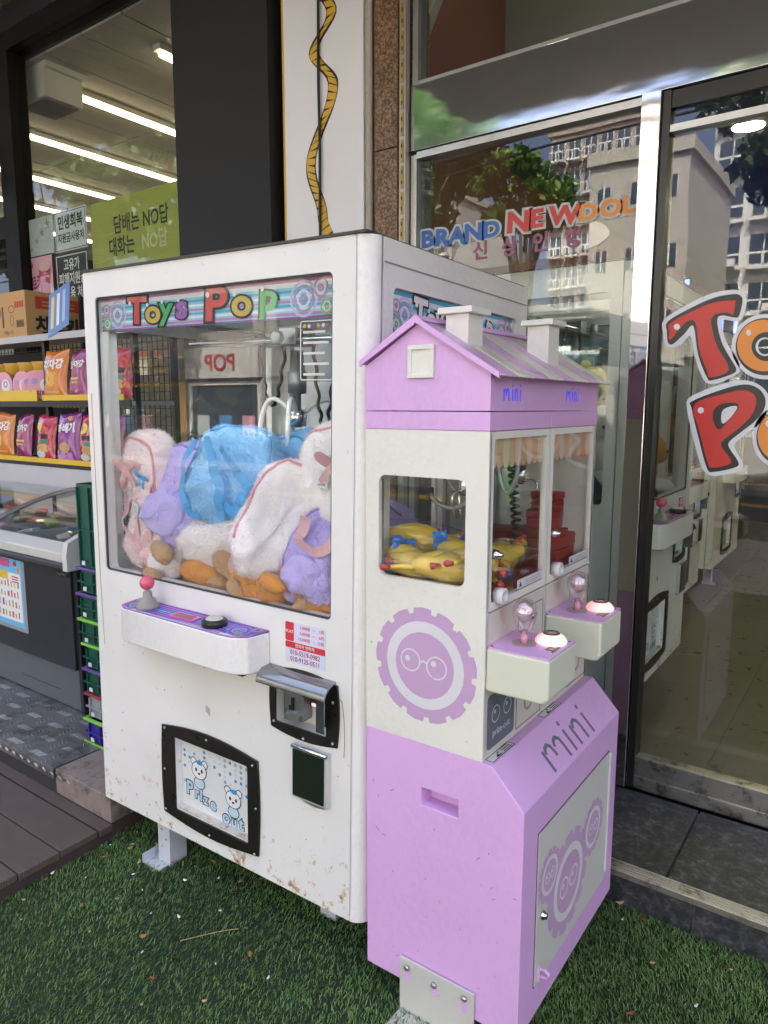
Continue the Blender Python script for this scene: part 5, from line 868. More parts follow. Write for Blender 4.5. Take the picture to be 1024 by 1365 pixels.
# ice creams lying in the freezer
fcol = [M('wrap%d' % k, c, .3, coat=.4) for k, c in enumerate(((.55, .1, .1), (.6, .45, .25), (.25, .4, .12), (.35, .18, .08), (.4, .3, .55), (.65, .6, .55), (.1, .25, .5)))]
inner = M('freezer_inside', (.4, .42, .43), .5); build('basket_floor', MB().box(-1.58, -.05, .03, .58, .661, .672), inner, fz)
wb = MB()
for k in range(26): wb.box(-1.55+k*.058, -1.546+k*.058, .05, .054, .672, .74)
for k in range(3): wb.box(-1.56, -.06, .05, .054, .69+k*.02, .694+k*.02)
for c in range(5):
    x = -1.5+c*.3; wb.box(x, x+.004, .05, .56, .672, .75)
build('wire_basket', wb, M('basket_grey', (.5, .53, .55), .4), fz)
for i in range(9):
    for j in range(4):
        a = random.uniform(-.5, .5); o_ = build('ice_cream_pack', MB().box(-.055, .055, -.03, .03, -.012, .012), random.choice(fcol), None, bevel=.008); o_.location = (-1.8-1.42+i*.155+random.uniform(-.02, .02), .312+.12+j*.125, .162+.69+.02*j+random.uniform(0, .02)); o_.rotation_euler = (random.uniform(-.2, .2), random.uniform(-.2, .2), a)
        T(o_, 'wrapped ice cream lying inside the chest freezer', 'ice cream', 'ice creams in the freezer')
# crates
def crate_mesh(w, d, h):
    mb = MB(); t = .004
    mb.box(0, w, 0, t, 0, h).box(0, w, d-t, d, 0, h).box(0, t, t, d-t, 0, h).box(w-t, w, t, d-t, 0, h).box(t, w-t, t, d-t, 0, t)
    for k in range(6): x = .012+k*(w-.024)/5; mb.box(x-.003, x+.003, -.01, 0, .008, h-.012)
    for k in range(6): y = .012+k*(d-.024)/5; mb.box(-.01, 0, y-.003, y+.003, .008, h-.012); mb.box(w, w+.01, y-.003, y+.003, .008, h-.012)
    mb.box(-.012, w+.012, -.012, 0, h*.45, h*.45+.005).box(-.012, 0, 0, d, h*.45, h*.45+.005)
    return mb
cgm = M('crate_green', (.01, .085, .055), .4); cpu = M('crate_purple', (.12, .07, .28), .4); cli = M('crate_lime', (.2, .55, .06), .4); cre = M('crate_red', (.3, .03, .04), .4); cgy = M('crate_grey', (.3, .31, .34), .4); cbl = M('crate_blue', (.035, .025, .25), .4)
z = .163; hC = .105
lev = [(cbl, cli, 'blue'), (cgy, cre, 'grey'), (cgm, cpu, 'green'), (cgm, cli, 'green'), (cgm, cli, 'green'), (cgm, cpu, 'green'), (cgm, cpu, 'green')]
ordn = ['bottom', 'second', 'third', 'fourth', 'fifth', 'sixth', 'seventh']
for k, (bm_, rm_, cn) in enumerate(lev):
    dx = random.uniform(-.004, .004); c_ = E('stacking_crate', '%s plastic crate, %s one of the stack beside the freezer' % (cn, ordn[k] if k == 0 else ordn[k]+' from the bottom'), 'crate', (-1.555+dx, .2+random.uniform(-.006, .006), z), (0, 0, random.uniform(-.01, .01)), 'crates stacked beside the freezer')
    build('walls', crate_mesh(.4, .3, hC-.012), bm_, c_); rim_m = rm_ if k != 1 else cre
    build('rim', MB().box(-.016, .416, -.016, -.002, hC-.012, hC-.001).box(-.016, .416, .302, .316, hC-.012, hC-.001).box(-.016, -.002, -.002, .302, hC-.012, hC-.001).box(.402, .416, -.002, .302, hC-.012, hC-.001), rim_m, c_, bevel=.003)
    build('barcode_label', MB().box(.03, .052, -.0142, -.0125, .012, .028), pap, c_); z += hC
    if k == 0: build('base_rim', MB().box(-.014, .414, -.0155, -.0125, .0, .008), cli, c_)
tc_ = E('tall_crate', 'tall dark green plastic bin on top of the crate stack', 'crate', (-1.55, .2, z)); build('walls', crate_mesh(.4, .3, .33), cgm, tc_); build('barcode_label', MB().box(.03, .052, -.0142, -.0125, .012, .028), pap, tc_)
# snack rack
rk = E('snack_rack', 'black wire snack rack with grey shelves behind the freezer', 'shelf', (-3.0, .88, .162)); dkm = M('rack_black', (.015, .015, .016), .4, .3); shm = M('shelf_silver', (.45, .46, .48), .4, .3, dirt=(.2, .19, .18), ds=12, dth=.62); yt = M('tray_yellow', (.72, .48, .02), .4)
X0, X1 = -1.1, .9
for x in (X0, .06, X1-.02): build('upright', MB().box(x, x+.025, .0, .03, 0, 1.78).box(x, x+.025, .24, .27, 0, 2.0), dkm, rk)
mesh_ = MB()
for k in range(int((X1-X0)/.045)): mesh_.box(X0+k*.045, X0+k*.045+.004, .262, .266, .9, 1.76)
for k in range(20): mesh_.box(X0, X1, .258, .262, .9+k*.045, .904+k*.045)
T(build('back_mesh', mesh_, dkm, rk), kind='stuff')
for z_, nm in ((1.755, 'top_shelf'), (1.39, 'shelf'), (1.04, 'shelf')):
    build(nm, MB().box(X0, X1, -.02, .24, z_-.02, z_), shm, rk, bevel=.002); build('shelf_lip', MB().box(X0, X1, -.032, -.021, z_-.03, z_+.006 if z_ > 1.7 else z_+.004), shm if z_ > 1.7 else dkm, rk)
for x0_, x1_ in ((-1.08, -.52), (-.515, .045)): build('yellow_tray', MB().box(x0_, x1_, -.04, -.034, 1.395, 1.455).box(x0_, x1_, -.034, .2, 1.392, 1.396), yt, rk)
build('yellow_tray', MB().box(.1, .86, -.04, -.034, 1.395, 1.425), yt, rk); build('yellow_tray', MB().box(-1.08, .86, -.04, -.034, 1.042, 1.07), yt, rk)
build('white_kick_panel', MB().box(X0, X1, -.045, -.035, .885, 1.02), M('kick_pale', (.5, .5, .53), .4), rk)
build('dark_board', MB().box(X0, -.3, .24, .25, 1.05, 1.7).box(-.28, -.02, .24, .25, 1.05, 1.35), M('backing_dark', (.02, .02, .02), .7), rk)  # dark backing board behind the goods
# carton on top
ctn = E('cardboard_carton', 'brown cardboard carton with red and black print on the rack', 'carton', (-3.05, .86, 1.917), (0, 0, .0)); kraft = M('kraft', (.5, .3, .12), .75, var=.08, vs=8)
build('carton_body', MB().box(-.62, 0, 0, .36, 0, .262), kraft, ctn, bevel=.002); build('tape', MB().box(-.62, .0005, .165, .205, .2622, .2628), M('tape_tan', (.45, .3, .15), .3), ctn)
kf = PL((0, 0, 0), (1, 0, 0), (0, 0, 1)); ks = PL((0, 0, 0), (0, 1, 0), (0, 0, 1)); ink = M('ink_brown', (.1, .05, .04), .6); rink = M('ink_red', (.5, .05, .03), .6)
text('lettering', ctn, kf, '치트키', -.4, .115, .12, ink, .0006, .04, 'CENTER'); decal('oval_mark', ctn, kf, [ell(-.155, .165, .035, .022), ell(-.155, .165, .031, .018)[::-1]], ink, .0005, .0004); decal('oval_mark', ctn, kf, [ell(-.155, .1, .022, .03), ell(-.155, .1, .019, .027)[::-1]], ink, .0005, .0004)
[decal('red_print', ctn, kf, rr(-.115+k*.025, .17, -.094+k*.025, .205, .002), rink, .0006, .0004) for k in range(4)]; text('lettering', ctn, kf, '150g x 12', -.2, .035, .026, ink, .0006, .01, 'CENTER')
bc = decal('barcode', ctn, kf, [rr(-.105, .06, -.025, .1, .001), rr(-.102, .063, -.028, .097, .001)[::-1]], ink, .0005, .0004)
for k in range(11): decal('bar', bc, PL((0, 0, 0), (1, 0, 0), (0, 1, 0)), [(-.1+k*.0065, .064), (-.0965+k*.0065, .064), (-.0965+k*.0065, .096), (-.1+k*.0065, .096)], ink, 0, .0004)
decal('red_label', ctn, ks, [(.06, .165), (.34, .165), (.34, .235), (.06, .235)], rink, .0005, .0004); [decal('label_line', ctn, ks, [(.1, .182+k*.02), (.3, .182+k*.02), (.3, .19+k*.02), (.1, .19+k*.02)], kraft, .0012, .0004) for k in range(2)]; text('lettering', ctn, ks, '치트키', .19, .07, .1, M('ink_black', (.01, .01, .01), .6), .0006, .05, 'CENTER')
# blue price card
pcd = E('price_card', 'blue and white price card leaning on the shelf edge by the carton', 'sign', (-2.72, .845, 1.92), (-.25, -.28, 0)); q = PL((0, 0, 0), (1, 0, 0), (0, 0, 1)); decal('card', pcd, q, [(-.09, 0), (.13, 0), (.13, .26), (-.09, .26)], M('card_blue', (.12, .22, .5), .4), 0, .002)
for k in range(3): decal('card_stripe', pcd, q, [(-.06+k*.06, .04), (-.03+k*.06, .04), (-.03+k*.06, .23), (-.06+k*.06, .23)], [M('card_yellow', (.75, .6, .15), .4), wht, M('card_pale', (.4, .5, .7), .4)][k], .0025, .0004)
# snack bags
def bag_mesh(w, h, d, seed):
    rg = random.Random(seed); ph = [rg.uniform(0, 6) for _ in range(6)]; nu, nv = 22, 16; mb = MB()
    def sh(sg):
        def fn(a, b):
            x, z_ = (b-.5), a; e = (1-(2*abs(x))**2.6)**.5*max(0, math.sin(PI*min(1, max(0, (a-.02)/.96))))**.42
            cr_ = .12*math.sin(9*a+ph[0]+4*b)+.1*math.sin(13*b+ph[1]-5*a)+.16*max(0, abs(2*x)-.6)*math.sin(22*a+ph[2])
            tp = 1-.07*math.sin(PI*a)+.03*math.sin(8*a+ph[3])*(1 if abs(x) > .3 else 0); y = -sg*d/2*e*(1+cr_*.9); return (x*w*tp, y, z_*h+.008*math.sin(5*b+ph[4])*a)
        return fn
    mb.grid(sh(1), nu, nv); mb.grid(sh(-1), nu, nv); return mb
def snack(name, label, loc, rotz, w, h, mat, txt, tm, blobs, seed, lean=.12):
    o_ = E(name, label, 'snack bag', loc, (-lean, 0, rotz), 'snack bags on the rack'); bd_ = build('bag', bag_mesh(w, h, .07, seed), mat, o_, smooth=True)
    q = PL((0, -.05, 0), (1, 0, 0), (0, 0, 1))
    for nm, lp, m_ in blobs:
        mb = outline([lp], .0002); o2 = build(nm, mb, m_, o_); 
        wrap_front(o2, w, h, seed)
    if txt:
        cu = bpy.data.curves.new('t', 'FONT'); cu.body = txt; cu.size = h*.3; cu.offset = h*.012; cu.extrude = .0002; cu.align_x = 'CENTER'; cu.align_y = 'CENTER'; t_ = bpy.data.objects.new('t', cu); me = bpy.data.meshes.new_from_object(t_); bpy.data.objects.remove(t_)
        me.transform(Matrix.Translation((0, h*.68, 0)) @ Matrix.Scale(min(1, w*.85/(h*.3*len(txt)*.95)), 4)@ Matrix.Rotation(.08, 4, 'Z')); o2 = build('lettering', me, tm, o_); wrap_front(o2, w, h, seed, .0016)
    return o_
def wrap_front(o2, w, h, seed, ex=.0009):
    """lay a flat print onto the bulging front of the bag"""
    rg = random.Random(seed); ph = [rg.uniform(0, 6) for _ in range(6)]; d = .07; me = o2.data
    bm = bmesh.new(); bm.from_mesh(me); bmesh.ops.triangulate(bm, faces=bm.faces)
    for _ in range(2): bmesh.ops.subdivide_edges(bm, edges=[e for e in bm.edges if e.calc_length() > .02], cuts=1); bmesh.ops.triangulate(bm, faces=bm.faces)
    for v in bm.verts:
        x = max(-.48, min(.48, v.co.x/w)); a = max(.02, min(.98, v.co.y/h)); b = x+.5; e = (1-(2*abs(x))**2.6)**.5*max(0, math.sin(PI*min(1, max(0, (a-.02)/.96))))**.42
        cr_ = .12*math.sin(9*a+ph[0]+4*b)+.1*math.sin(13*b+ph[1]-5*a)+.16*max(0, abs(2*x)-.6)*math.sin(22*a+ph[2]); tp = 1-.07*math.sin(PI*a)+.03*math.sin(8*a+ph[3])*(1 if abs(x) > .3 else 0)
        zz = v.co.z; v.co = Vector((x*w*tp, -d/2*e*(1+cr_*.9)-ex-zz, a*h))
    bm.to_mesh(me); bm.free()
foil = lambda nm, c: M(nm, c, .22, .0, .12, 10, coat=.6, bump=.6, bs=22)
forg = foil('foil_orange', (.65, .2, .02)); fpur = foil('foil_plum', (.28, .02, .14)); fred = foil('foil_red', (.5, .02, .05)); fvio = foil('foil_violet', (.25, .03, .25)); pot = M('potato_print', (.75, .45, .08), .4); tan_ = M('snack_print', (.6, .35, .15), .4); gre_ = M('print_teal', (.05, .2, .18), .4)
def B(kind, x, z_, seed, rot=0, y=.862, where='on the lower rack shelf'):
    if kind == 'o': snack('snack_bag', 'orange crisp bag with a potato picture '+where, (x, y, z_), rot, .2, .27, forg, '감자깡', wht, [('potato_picture', ell(-.01, .105, .042, .04), pot), ('print_band', rr(-.07, .03, .06, .042, .002), tan_)], seed)
    if kind == 'p': snack('snack_bag', 'plum coloured crisp bag with yellow sticks picture '+where, (x, y, z_), rot, .19, .26, fpur, '고구마깡', wht, [('stick_picture', rr(-.05, .1, .05, .112, .003), pot), ('stick_picture', rr(-.03, .08, .04, .092, .003), tan_)], seed)
    if kind == 'r': snack('snack_bag', 'red crisp bag with yellow badge '+where, (x, y, z_), rot, .19, .26, fred, '', wht, [('badge_picture', ell(-.04, .19, .035, .03), M('badge_yellow', (.75, .6, .05), .4)), ('dark_band', rr(-.04, .125, .09, .15, .004), blk), ('snack_picture', ell(.01, .07, .06, .025), tan_), ('teal_patch', rr(-.02, .095, .06, .12, .004), gre_), ('grey_patch', ell(-.02, .035, .05, .02), pap)], seed)
    if kind == 'v': snack('snack_bag', 'violet twisted snack bag with pink lower half '+where, (x, y, z_), rot, .19, .28, fvio, '꽈배기', wht, [('swirl_picture', ell(.03, .25, .025, .014), orp), ('twist_picture', ell(.0, .085, .05, .03), tan_), ('pink_patch', rr(-.07, .015, .06, .06, .005), M('print_lilac', (.5, .25, .5), .4))], seed)
UP = 'on the upper rack shelf'
B('o', -2.8, 1.565, 1, .1, where=UP); B('p', -2.57, 1.565, 2, -.1, where=UP); B('v', -2.36, 1.565, 3, .05, where=UP); B('r', -2.2, 1.565, 13, .05, where=UP)
B('o', -3.42, 1.215, 4, .1); B('p', -3.18, 1.215, 5, -.1, where='beside the orange bag'); B('r', -2.94, 1.215, 6, .0, where='between plum and violet bags'); B('v', -2.71, 1.21, 7, .08, where='between two red bags'); B('r', -2.5, 1.215, 9, where='at the claw machine side'); B('p', -2.3, 1.215, 10, where='at the shelf end'); B('v', -2.45, 1.55, 11, .0, .9, where='hung behind other bags')
for k in range(3): bb = build('blue_pouch', bag_mesh(.14, .24, .05, 30+k), M('foil_blue', (.03, .07, .35), .25, coat=.5), None, smooth=True); bb.location = (-2.85+k*.13, 1.0, 1.245); T(bb, 'dark blue pouch standing behind the front snack bags', 'snack bag', 'blue pouches')
# pots of noodles: yellow tubs and pink lids on edge
tub = M('tub_yellow', (.68, .4, .05), .4)
for k in range(6):
    for j in range(2):
        t_ = E('yellow_tub', 'yellow snack tub stacked at the back of the rack shelf', 'tub', (-3.98+k*.165, 1.02, 1.56+j*.115), group='yellow tubs on the rack'); build('cup', MB().lathe([(.06, 0), (.075, .1), (.078, .108), (.07, .11)], n=18), tub, t_, smooth=True); build('lid', MB().lathe([(.079, .105), (.079, .113), (.0005, .114)], n=18), M('lid_amber', (.6, .38, .1), .4), t_)
lidp = M('lid_pink', (.72, .32, .42), .35, coat=.3)
for k, (x, rz_) in enumerate(((-3.21, .15), (-3.06, .75), (-2.98, .95), (-3.42, .1), (-3.62, .2))):
    t_ = E('pink_cup', 'pink snack cup lying with its round lid facing out', 'cup', (x, .9, 1.565+.082), (PI/2, 0, rz_), 'pink cups on the rack')
    build('cup', MB().lathe([(.06, -.1), (.08, 0), (.082, .002)], n=24), M('cup_violet', (.3, .12, .3), .4), t_, smooth=True); lo = build('lid', MB().lathe([(.084, -.006), (.084, .006), (.07, .008), (.0005, .008)], n=28), lidp, t_)
    q = PL((0, 0, .008), (1, 0, 0), (0, 1, 0)); decal('lid_print', lo, q, ell(.02, .0, .04), wht, .0004, .0004); decal('lid_print', lo, q, [ell(.02, .01, .02), ell(.02, .01, .012)[::-1]], M('print_blue2', (.1, .2, .5), .4), .0009, .0003); decal('lid_print', lo, q, ell(-.045, .02, .018), M('print_lav2', (.4, .3, .6), .4), .0004, .0004); text('lettering', lo, q, '치트키', .0, -.05, .032, wine, .0009, .03, 'CENTER')
# ================================================================== plush backpacks in the white machine
WM = W.matrix_basis.copy() if False else (Matrix.Translation(W.location) @ Euler(W.rotation_euler).to_matrix().to_4x4())
def spw(v, e): return math.copysign(abs(v)**e, v)
def furry(mb, n, ln, seed):
    """short pile: tiny slivers standing on the surface"""
    rg = np.random.default_rng(seed); V = np.array(mb.v); F = [f_ for f_ in mb.f if len(f_) == 4]; A = np.array(F)
    p0, p1, p2, p3 = (V[A[:, i]] for i in range(4)); N = np.cross(p2-p0, p3-p1); ar = np.linalg.norm(N, axis=1); N = N/np.maximum(ar, 1e-9)[:, None]
    cen = V.mean(0); flip = np.sign(((p0+p2)/2-cen)*N).sum(1); N[flip < 0] *= -1
    idx = rg.choice(len(A), n, p=ar/ar.sum()); a, b = rg.random(n)[:, None], rg.random(n)[:, None]
    P = (p0[idx]*(1-a)+p1[idx]*a)*(1-b)+(p3[idx]*(1-a)+p2[idx]*a)*b; d = N[idx]+rg.normal(0, .45, (n, 3))+np.array([0, 0, -.35]); d /= np.linalg.norm(d, axis=1)[:, None]
    s_ = np.cross(d, rg.normal(0, 1, (n, 3))); s_ /= np.linalg.norm(s_, axis=1)[:, None]; s_ *= .0007; L = ln*rg.uniform(.5, 1.1, n)[:, None]
    T_ = np.stack([P-s_, P+s_, P+d*L], 1).reshape(-1, 3); k = len(mb.v); mb.v += [tuple(t) for t in T_]; mb.f += [(k+3*i, k+3*i+1, k+3*i+2) for i in range(n)]
FUR = {}
def plush_m(nm, c):
    m = M(nm, c, .95, var=.08, vs=30, sheen=.3, bump=.3, bs=220, spec=.1)
    fm = M(nm+'_pile', tuple(min(.95, v*1.06) for v in c), .95, var=.08, vs=30, spec=.05); n, l = fm.node_tree.nodes, fm.node_tree.links; p = n['Principled BSDF']
    tl = n.new('ShaderNodeBsdfTranslucent'); l.new(p.inputs['Base Color'].links[0].from_socket, tl.inputs[0]); mx = n.new('ShaderNodeMixShader'); mx.inputs[0].default_value = .5
    l.new(p.outputs[0], mx.inputs[1]); l.new(tl.outputs[0], mx.inputs[2]); l.new(mx.outputs[0], n['Material Output'].inputs[0]); FUR[nm] = fm; return m
def plush_build(name, mb, mat, parent):
    o_ = build(name, mb, mat, parent, smooth=True); o_.data.materials.append(FUR[mat.name])
    mi = np.zeros(len(o_.data.polygons), dtype=np.int32); lt = np.empty(len(mi), dtype=np.int32); o_.data.polygons.foreach_get('loop_total', lt); mi[lt == 3] = 1; o_.data.polygons.foreach_set('material_index', mi); return o_
PLM = {'blue': plush_m('plush_blue', (.3, .58, .84)), 'lilac': plush_m('plush_lilac', (.54, .46, .78)), 'white': plush_m('plush_white', (.88, .83, .82)), 'cream': plush_m('plush_cream', (.86, .8, .78)), 'pinkw': plush_m('plush_blush', (.86, .72, .72)), 'tan': plush_m('plush_tan', (.5, .3, .15)), 'orange': plush_m('plush_orange', (.62, .27, .06)), 'char': plush_m('plush_char', (.04, .04, .045)), 'yellowp': plush_m('plush_yellow', (.65, .55, .2))}
rib = {'blue': M('ribbon_blue', (.1, .4, .78), .35), 'pink': M('ribbon_pink', (.75, .42, .45), .3, sheen=.3), 'lilac': M('ribbon_lilac', (.45, .33, .65), .35)}; zipm = {'blue': M('zip_blue', (.1, .33, .62), .6), 'pink': M('zip_pink', (.75, .3, .34), .6), 'lilac': M('zip_lilac', (.33, .24, .55), .6)}
def pod(w, h, d, seed, e1=.62, e2=.72, squash=.0, nu=64, nv=40):
    rg = random.Random(seed); ph = [rg.uniform(0, 6) for _ in range(8)]; mb = MB()
    def fn(a, b):
        t = 2*PI*a; p_ = PI*(b-.5); cx = spw(math.cos(t), e1); sx_ = spw(math.sin(t), e1); cp_ = spw(math.cos(p_), e2); sp_ = spw(math.sin(p_), e2)
        k = 1+.035*math.sin(3*t+ph[0])*math.cos(2*p_+ph[1])+.03*math.sin(5*p_+ph[2]+t)+.02*math.sin(7*t+4*p_+ph[3]); x, y, z_ = w/2*cx*cp_*k, d/2*sp_*k, h/2*sx_*cp_*k
        x *= 1+.12*(-z_/h); y *= 1+.2*(-z_/h)+squash*math.sin(6*x/w+ph[4])*.1; x += .08*w*math.sin(2.2*z_/h+ph[5])*.5; y += .05*d*math.sin(5*x/w+ph[6])
        if e1 < .9:   # slumped cloth: lumps, folds and creases
            sd = Vector((x*7+seed*3.1, y*7, z_*7)); lum = mnoise.noise(sd); fo = 1-abs(mnoise.noise(sd*1.7+Vector((5, 2, 9))))*2; q = Vector((x, y*1.6, z_)).normalized()*(.013*lum+.006*max(0, fo)**2+.004*mnoise.noise(sd*4)); x += q.x; y += q.y; z_ += q.z
        return (x, y, z_)
    mb.grid(fn, nu, nv, cu=True); return mb, fn
def backpack(label, loc, rot, w, h, d, col, tr_, seed, straps=1, tag=None, fur=5200, side='back', pocket=False):
    o_ = E('plush_backpack', label, 'backpack'); o_.matrix_basis = WM @ Matrix.Translation(loc) @ Euler(rot).to_matrix().to_4x4(); o_['group'] = 'plush backpacks in the white machine'
    mb, fn = pod(w, h, d, seed); zf = fn; furry(mb, int(fur*2.4), .0105, seed); plush_build('body', mb, PLM[col], o_)
    # zip around the front edge
    pts = [Vector(fn(a/40, .5-.16))*1.012 for a in range(-2, 23)]; zp = build('zip', MB().tube(pts, .0042, 6), zipm[tr_], o_, smooth=True)
    e_ = pts[3]; build('zip_pull', MB().tube([e_, e_+Vector((.004, -.012, -.02)), e_+Vector((.002, -.014, -.04))], [.003, .004, .003], 6), zipm[tr_], zp, smooth=True)
    if pocket: mp_, f2 = pod(w*.62, h*.4, d*.4, seed+3); mp_.v = [(x, y-d*.42, z_-h*.2) for x, y, z_ in mp_.v]; furry(mp_, 1500, .007, seed+4); plush_build('front_pocket', mp_, PLM[col], o_)
    if straps:
        s_ = 1 if side == 'back' else -1
        for k in (-1, 1):
            P_ = bez((k*w*.1, s_*d*.45, h*.46), (k*w*.34, s_*(d*.5+.035), h*.42), (k*w*.45, s_*(d*.5+.045), -h*.25), (k*w*.36, s_*d*.42, -h*.42), 18); P_ = [p_+Vector((.012*math.sin(i*.8+seed), 0, .006*math.cos(i*.9))) for i, p_ in enumerate(P_)]
            build('strap', MB().ribbon(P_, .028, .002, (0, s_, .15)), rib[tr_], o_, smooth=False)
        build('top_loop', MB().ribbon(bez((-.02, s_*d*.4, h*.47), (-.03, s_*d*.3, h*.62), (.03, s_*d*.3, h*.62), (.02, s_*d*.4, h*.47), 10), .018, .002, (0, s_, 0)), rib[tr_], o_)
    if tag:
        t_ = build('paper_tag', MB().box(-.02, .02, -.001, 0, -.055, 0), M('tag_paper', (.75, .75, .75), .5), o_, mtx=Matrix.Translation(tag) @ Euler((-.1, .1, .1)).to_matrix().to_4x4()); q = PL((0, -.001, 0), (1, 0, 0), (0, 0, 1))
        for k in range(6): decal('tag_line', t_, q, [(-.015, -.012-k*.005), (.005+.01*(k % 2), -.012-k*.005), (.005+.01*(k % 2), -.0105-k*.005), (-.015, -.0105-k*.005)], M('mark_grey', (.3, .3, .3)), .0002, .0002)
        for k in range(9): decal('tag_bar', t_, q, [(-.014+k*.003, -.052), (-.0125+k*.003, -.052), (-.0125+k*.003, -.045), (-.014+k*.003, -.045)], blk, .0002, .0002)
        build('tag_string', MB().tube([Vector(tag), Vector(tag)+Vector((-.01, .004, .05))], .0008, 4), wht, o_)
    return o_
backpack('pale pink plush backpack with paper tag pressed against the left glass', (-.97, .14, 1.26), (.1, .2, -.25), .25, .33, .15, 'pinkw', 'pink', 11, tag=(.05, -.085, -.04), straps=0)
backpack('lilac purple plush backpack with a small pocket and dangling zip', (-.82, .15, 1.235), (-.2, .4, .1), .25, .34, .15, 'lilac', 'lilac', 12, pocket=True, straps=0)
backpack('bright blue plush backpack with its blue straps facing the glass', (-.605, .15, 1.31), (-.3, .1, .15), .29, .31, .16, 'blue', 'blue', 13, straps=0)
backpack('second blue plush backpack lying behind the bright blue one', (-.55, .36, 1.33), (.5, 1.2, .3), .22, .34, .14, 'blue', 'blue', 14, straps=0)
backpack('white plush backpack lying flat under the blue one', (-.66, .14, 1.1), (.1, 1.3, .1), .17, .4, .15, 'cream', 'pink', 15, straps=0)
backpack('white plush backpack with pink zip leaning diagonally on the pile', (-.4, .13, 1.19), (-.1, .42, .75), .21, .37, .15, 'white', 'pink', 16, straps=0)
backpack('pale pink plush backpack with tag standing at the right glass edge', (-.245, .2, 1.315), (-.15, -.1, -.1), .24, .32, .15, 'white', 'pink', 17, tag=(.03, -.085, .03), straps=0)
backpack('purple plush backpack half hidden at the lower right of the pile', (-.235, .12, 1.11), (-.2, .3, .2), .19, .26, .14, 'lilac', 'lilac', 18, pocket=True, straps=0)
backpack('pale pink plush backpack with satin straps under the lilac one', (-.93, .115, 1.11), (.1, .35, .1), .19, .28, .12, 'pinkw', 'pink', 19, straps=0)
backpack('white plush backpack at the back of the pile', (-.8, .42, 1.17), (.3, .9, .2), .24, .3, .16, 'cream', 'pink', 20, straps=0, fur=2500)
backpack('lilac plush backpack at the back of the pile', (-.35, .5, 1.15), (.2, -.9, .2), .24, .3, .16, 'lilac', 'lilac', 21, straps=0, fur=2500)
# soft toys at the bottom of the pile
def teddy(label, loc, rot, s, a, b, seed):
    o_ = E('plush_toy', label, 'plush toy'); o_.matrix_basis = WM @ Matrix.Translation(loc) @ Euler(rot).to_matrix().to_4x4(); o_['group'] = 'plush toys under the backpacks'
    def blob(nm, c, r_, m_, n, k):
        mb, _ = pod(r_[0]*2*s, r_[1]*2*s, r_[2]*2*s, seed+k, 1, 1, nu=22, nv=15); furry(mb, n, .006, seed+k); mb.v = [(x+c[0]*s, y+c[1]*s, z_+c[2]*s) for x, y, z_ in mb.v]; return plush_build(nm, mb, PLM[m_], o_)
    blob('body', (0, 0, 0), (.09, .1, .08), b, 1200, 0); hd_ = blob('head', (0, -.01, .16), (.08, .075, .075), a, 1200, 1)
    for k in (-1, 1):
        blob('ear', (k*.065, 0, .225), (.028, .028, .016), a, 250, 2); blob('arm', (k*.1, -.03, .03), (.032, .065, .032), a, 400, 3); lg = blob('leg', (k*.06, -.07, -.085), (.037, .037, .075), a, 400, 4)
        build('eye', MB().lathe([(.008*s*math.sin(q*PI/6)+.0001, -.008*s*math.cos(q*PI/6)) for q in range(7)], (k*.03*s, -.082*s, .17*s), 8), blackp, hd_)
    build('nose', MB().lathe([(.011*s*math.sin(q*PI/6)+.0001, -.008*s*math.cos(q*PI/6)) for q in range(7)], (0, -.088*s, .145*s), 8), blackp, hd_); return o_
teddy('tan plush toy in orange clothes lying at the bottom of the pile', (-.5, .13, 1.02), (1.9, .5, PI+.6), .85, 'tan', 'orange', 40)
teddy('brown plush toy in orange clothes lying by the right glass', (-.24, .12, 1.02), (1.7, -.5, PI-.5), .8, 'tan', 'orange', 50)
teddy('cream plush toy lying face down in the middle of the pile', (-.68, .2, 1.01), (1.3, 1.0, PI+.2), .7, 'cream', 'tan', 60)
teddy('orange plush toy tucked in front of the white backpack', (-.38, .1, 1.005), (1.6, 1.4, PI-.2), .72, 'orange', 'orange', 70)
teddy('brown plush toy with pale feet below the left backpacks', (-.86, .12, 1.02), (2.2, 1.2, PI+.3), .8, 'tan', 'cream', 80)
def bundle(label, loc, rot, w, h, d, col, seed):
    o_ = E('plush_toy', label, 'plush toy'); o_.matrix_basis = WM @ Matrix.Translation(loc) @ Euler(rot).to_matrix().to_4x4(); o_['group'] = 'plush toys under the backpacks'
    mb, _ = pod(w, h, d, seed, .7, .8, nu=48, nv=30); furry(mb, 2500, .006, seed); plush_build('body', mb, PLM[col], o_)
    m2, _ = pod(w*.42, h*.5, d*.6, seed+1, .7, .8, nu=24, nv=16); m2.v = [(x+w*.45, y-d*.2, z_-h*.1) for x, y, z_ in m2.v]; furry(m2, 700, .005, seed+1); plush_build('limb', m2, PLM['tan' if col == 'orange' else 'cream'], o_)
    build('seam', MB().tube([Vector(_(a/40, .36))*1.015 for a in range(2, 19)], .0022, 5), M('seam_brown', (.25, .12, .05), .8), o_, smooth=True)
bundle('crumpled orange clothed plush toy below the flat white backpack', (-.68, .1, 1.005), (.2, .1, .1), .15, .07, .09, 'orange', 301)
bundle('crumpled orange clothed plush toy below the diagonal white backpack', (-.45, .09, 1.0), (-.2, .2, -.1), .15, .07, .09, 'orange', 305)
bundle('crumpled orange clothed plush toy at the bottom right corner', (-.2, .085, 1.0), (.1, -.1, .2), .14, .07, .08, 'orange', 309)
bundle('tan furry plush toy at the bottom left of the pile', (-.9, .1, 1.005), (.2, .15, .1), .15, .07, .09, 'tan', 313)
bundle('tan furry plush toy wedged between the two white backpacks', (-.55, .1, 1.05), (.1, .3, .1), .13, .08, .1, 'tan', 317)
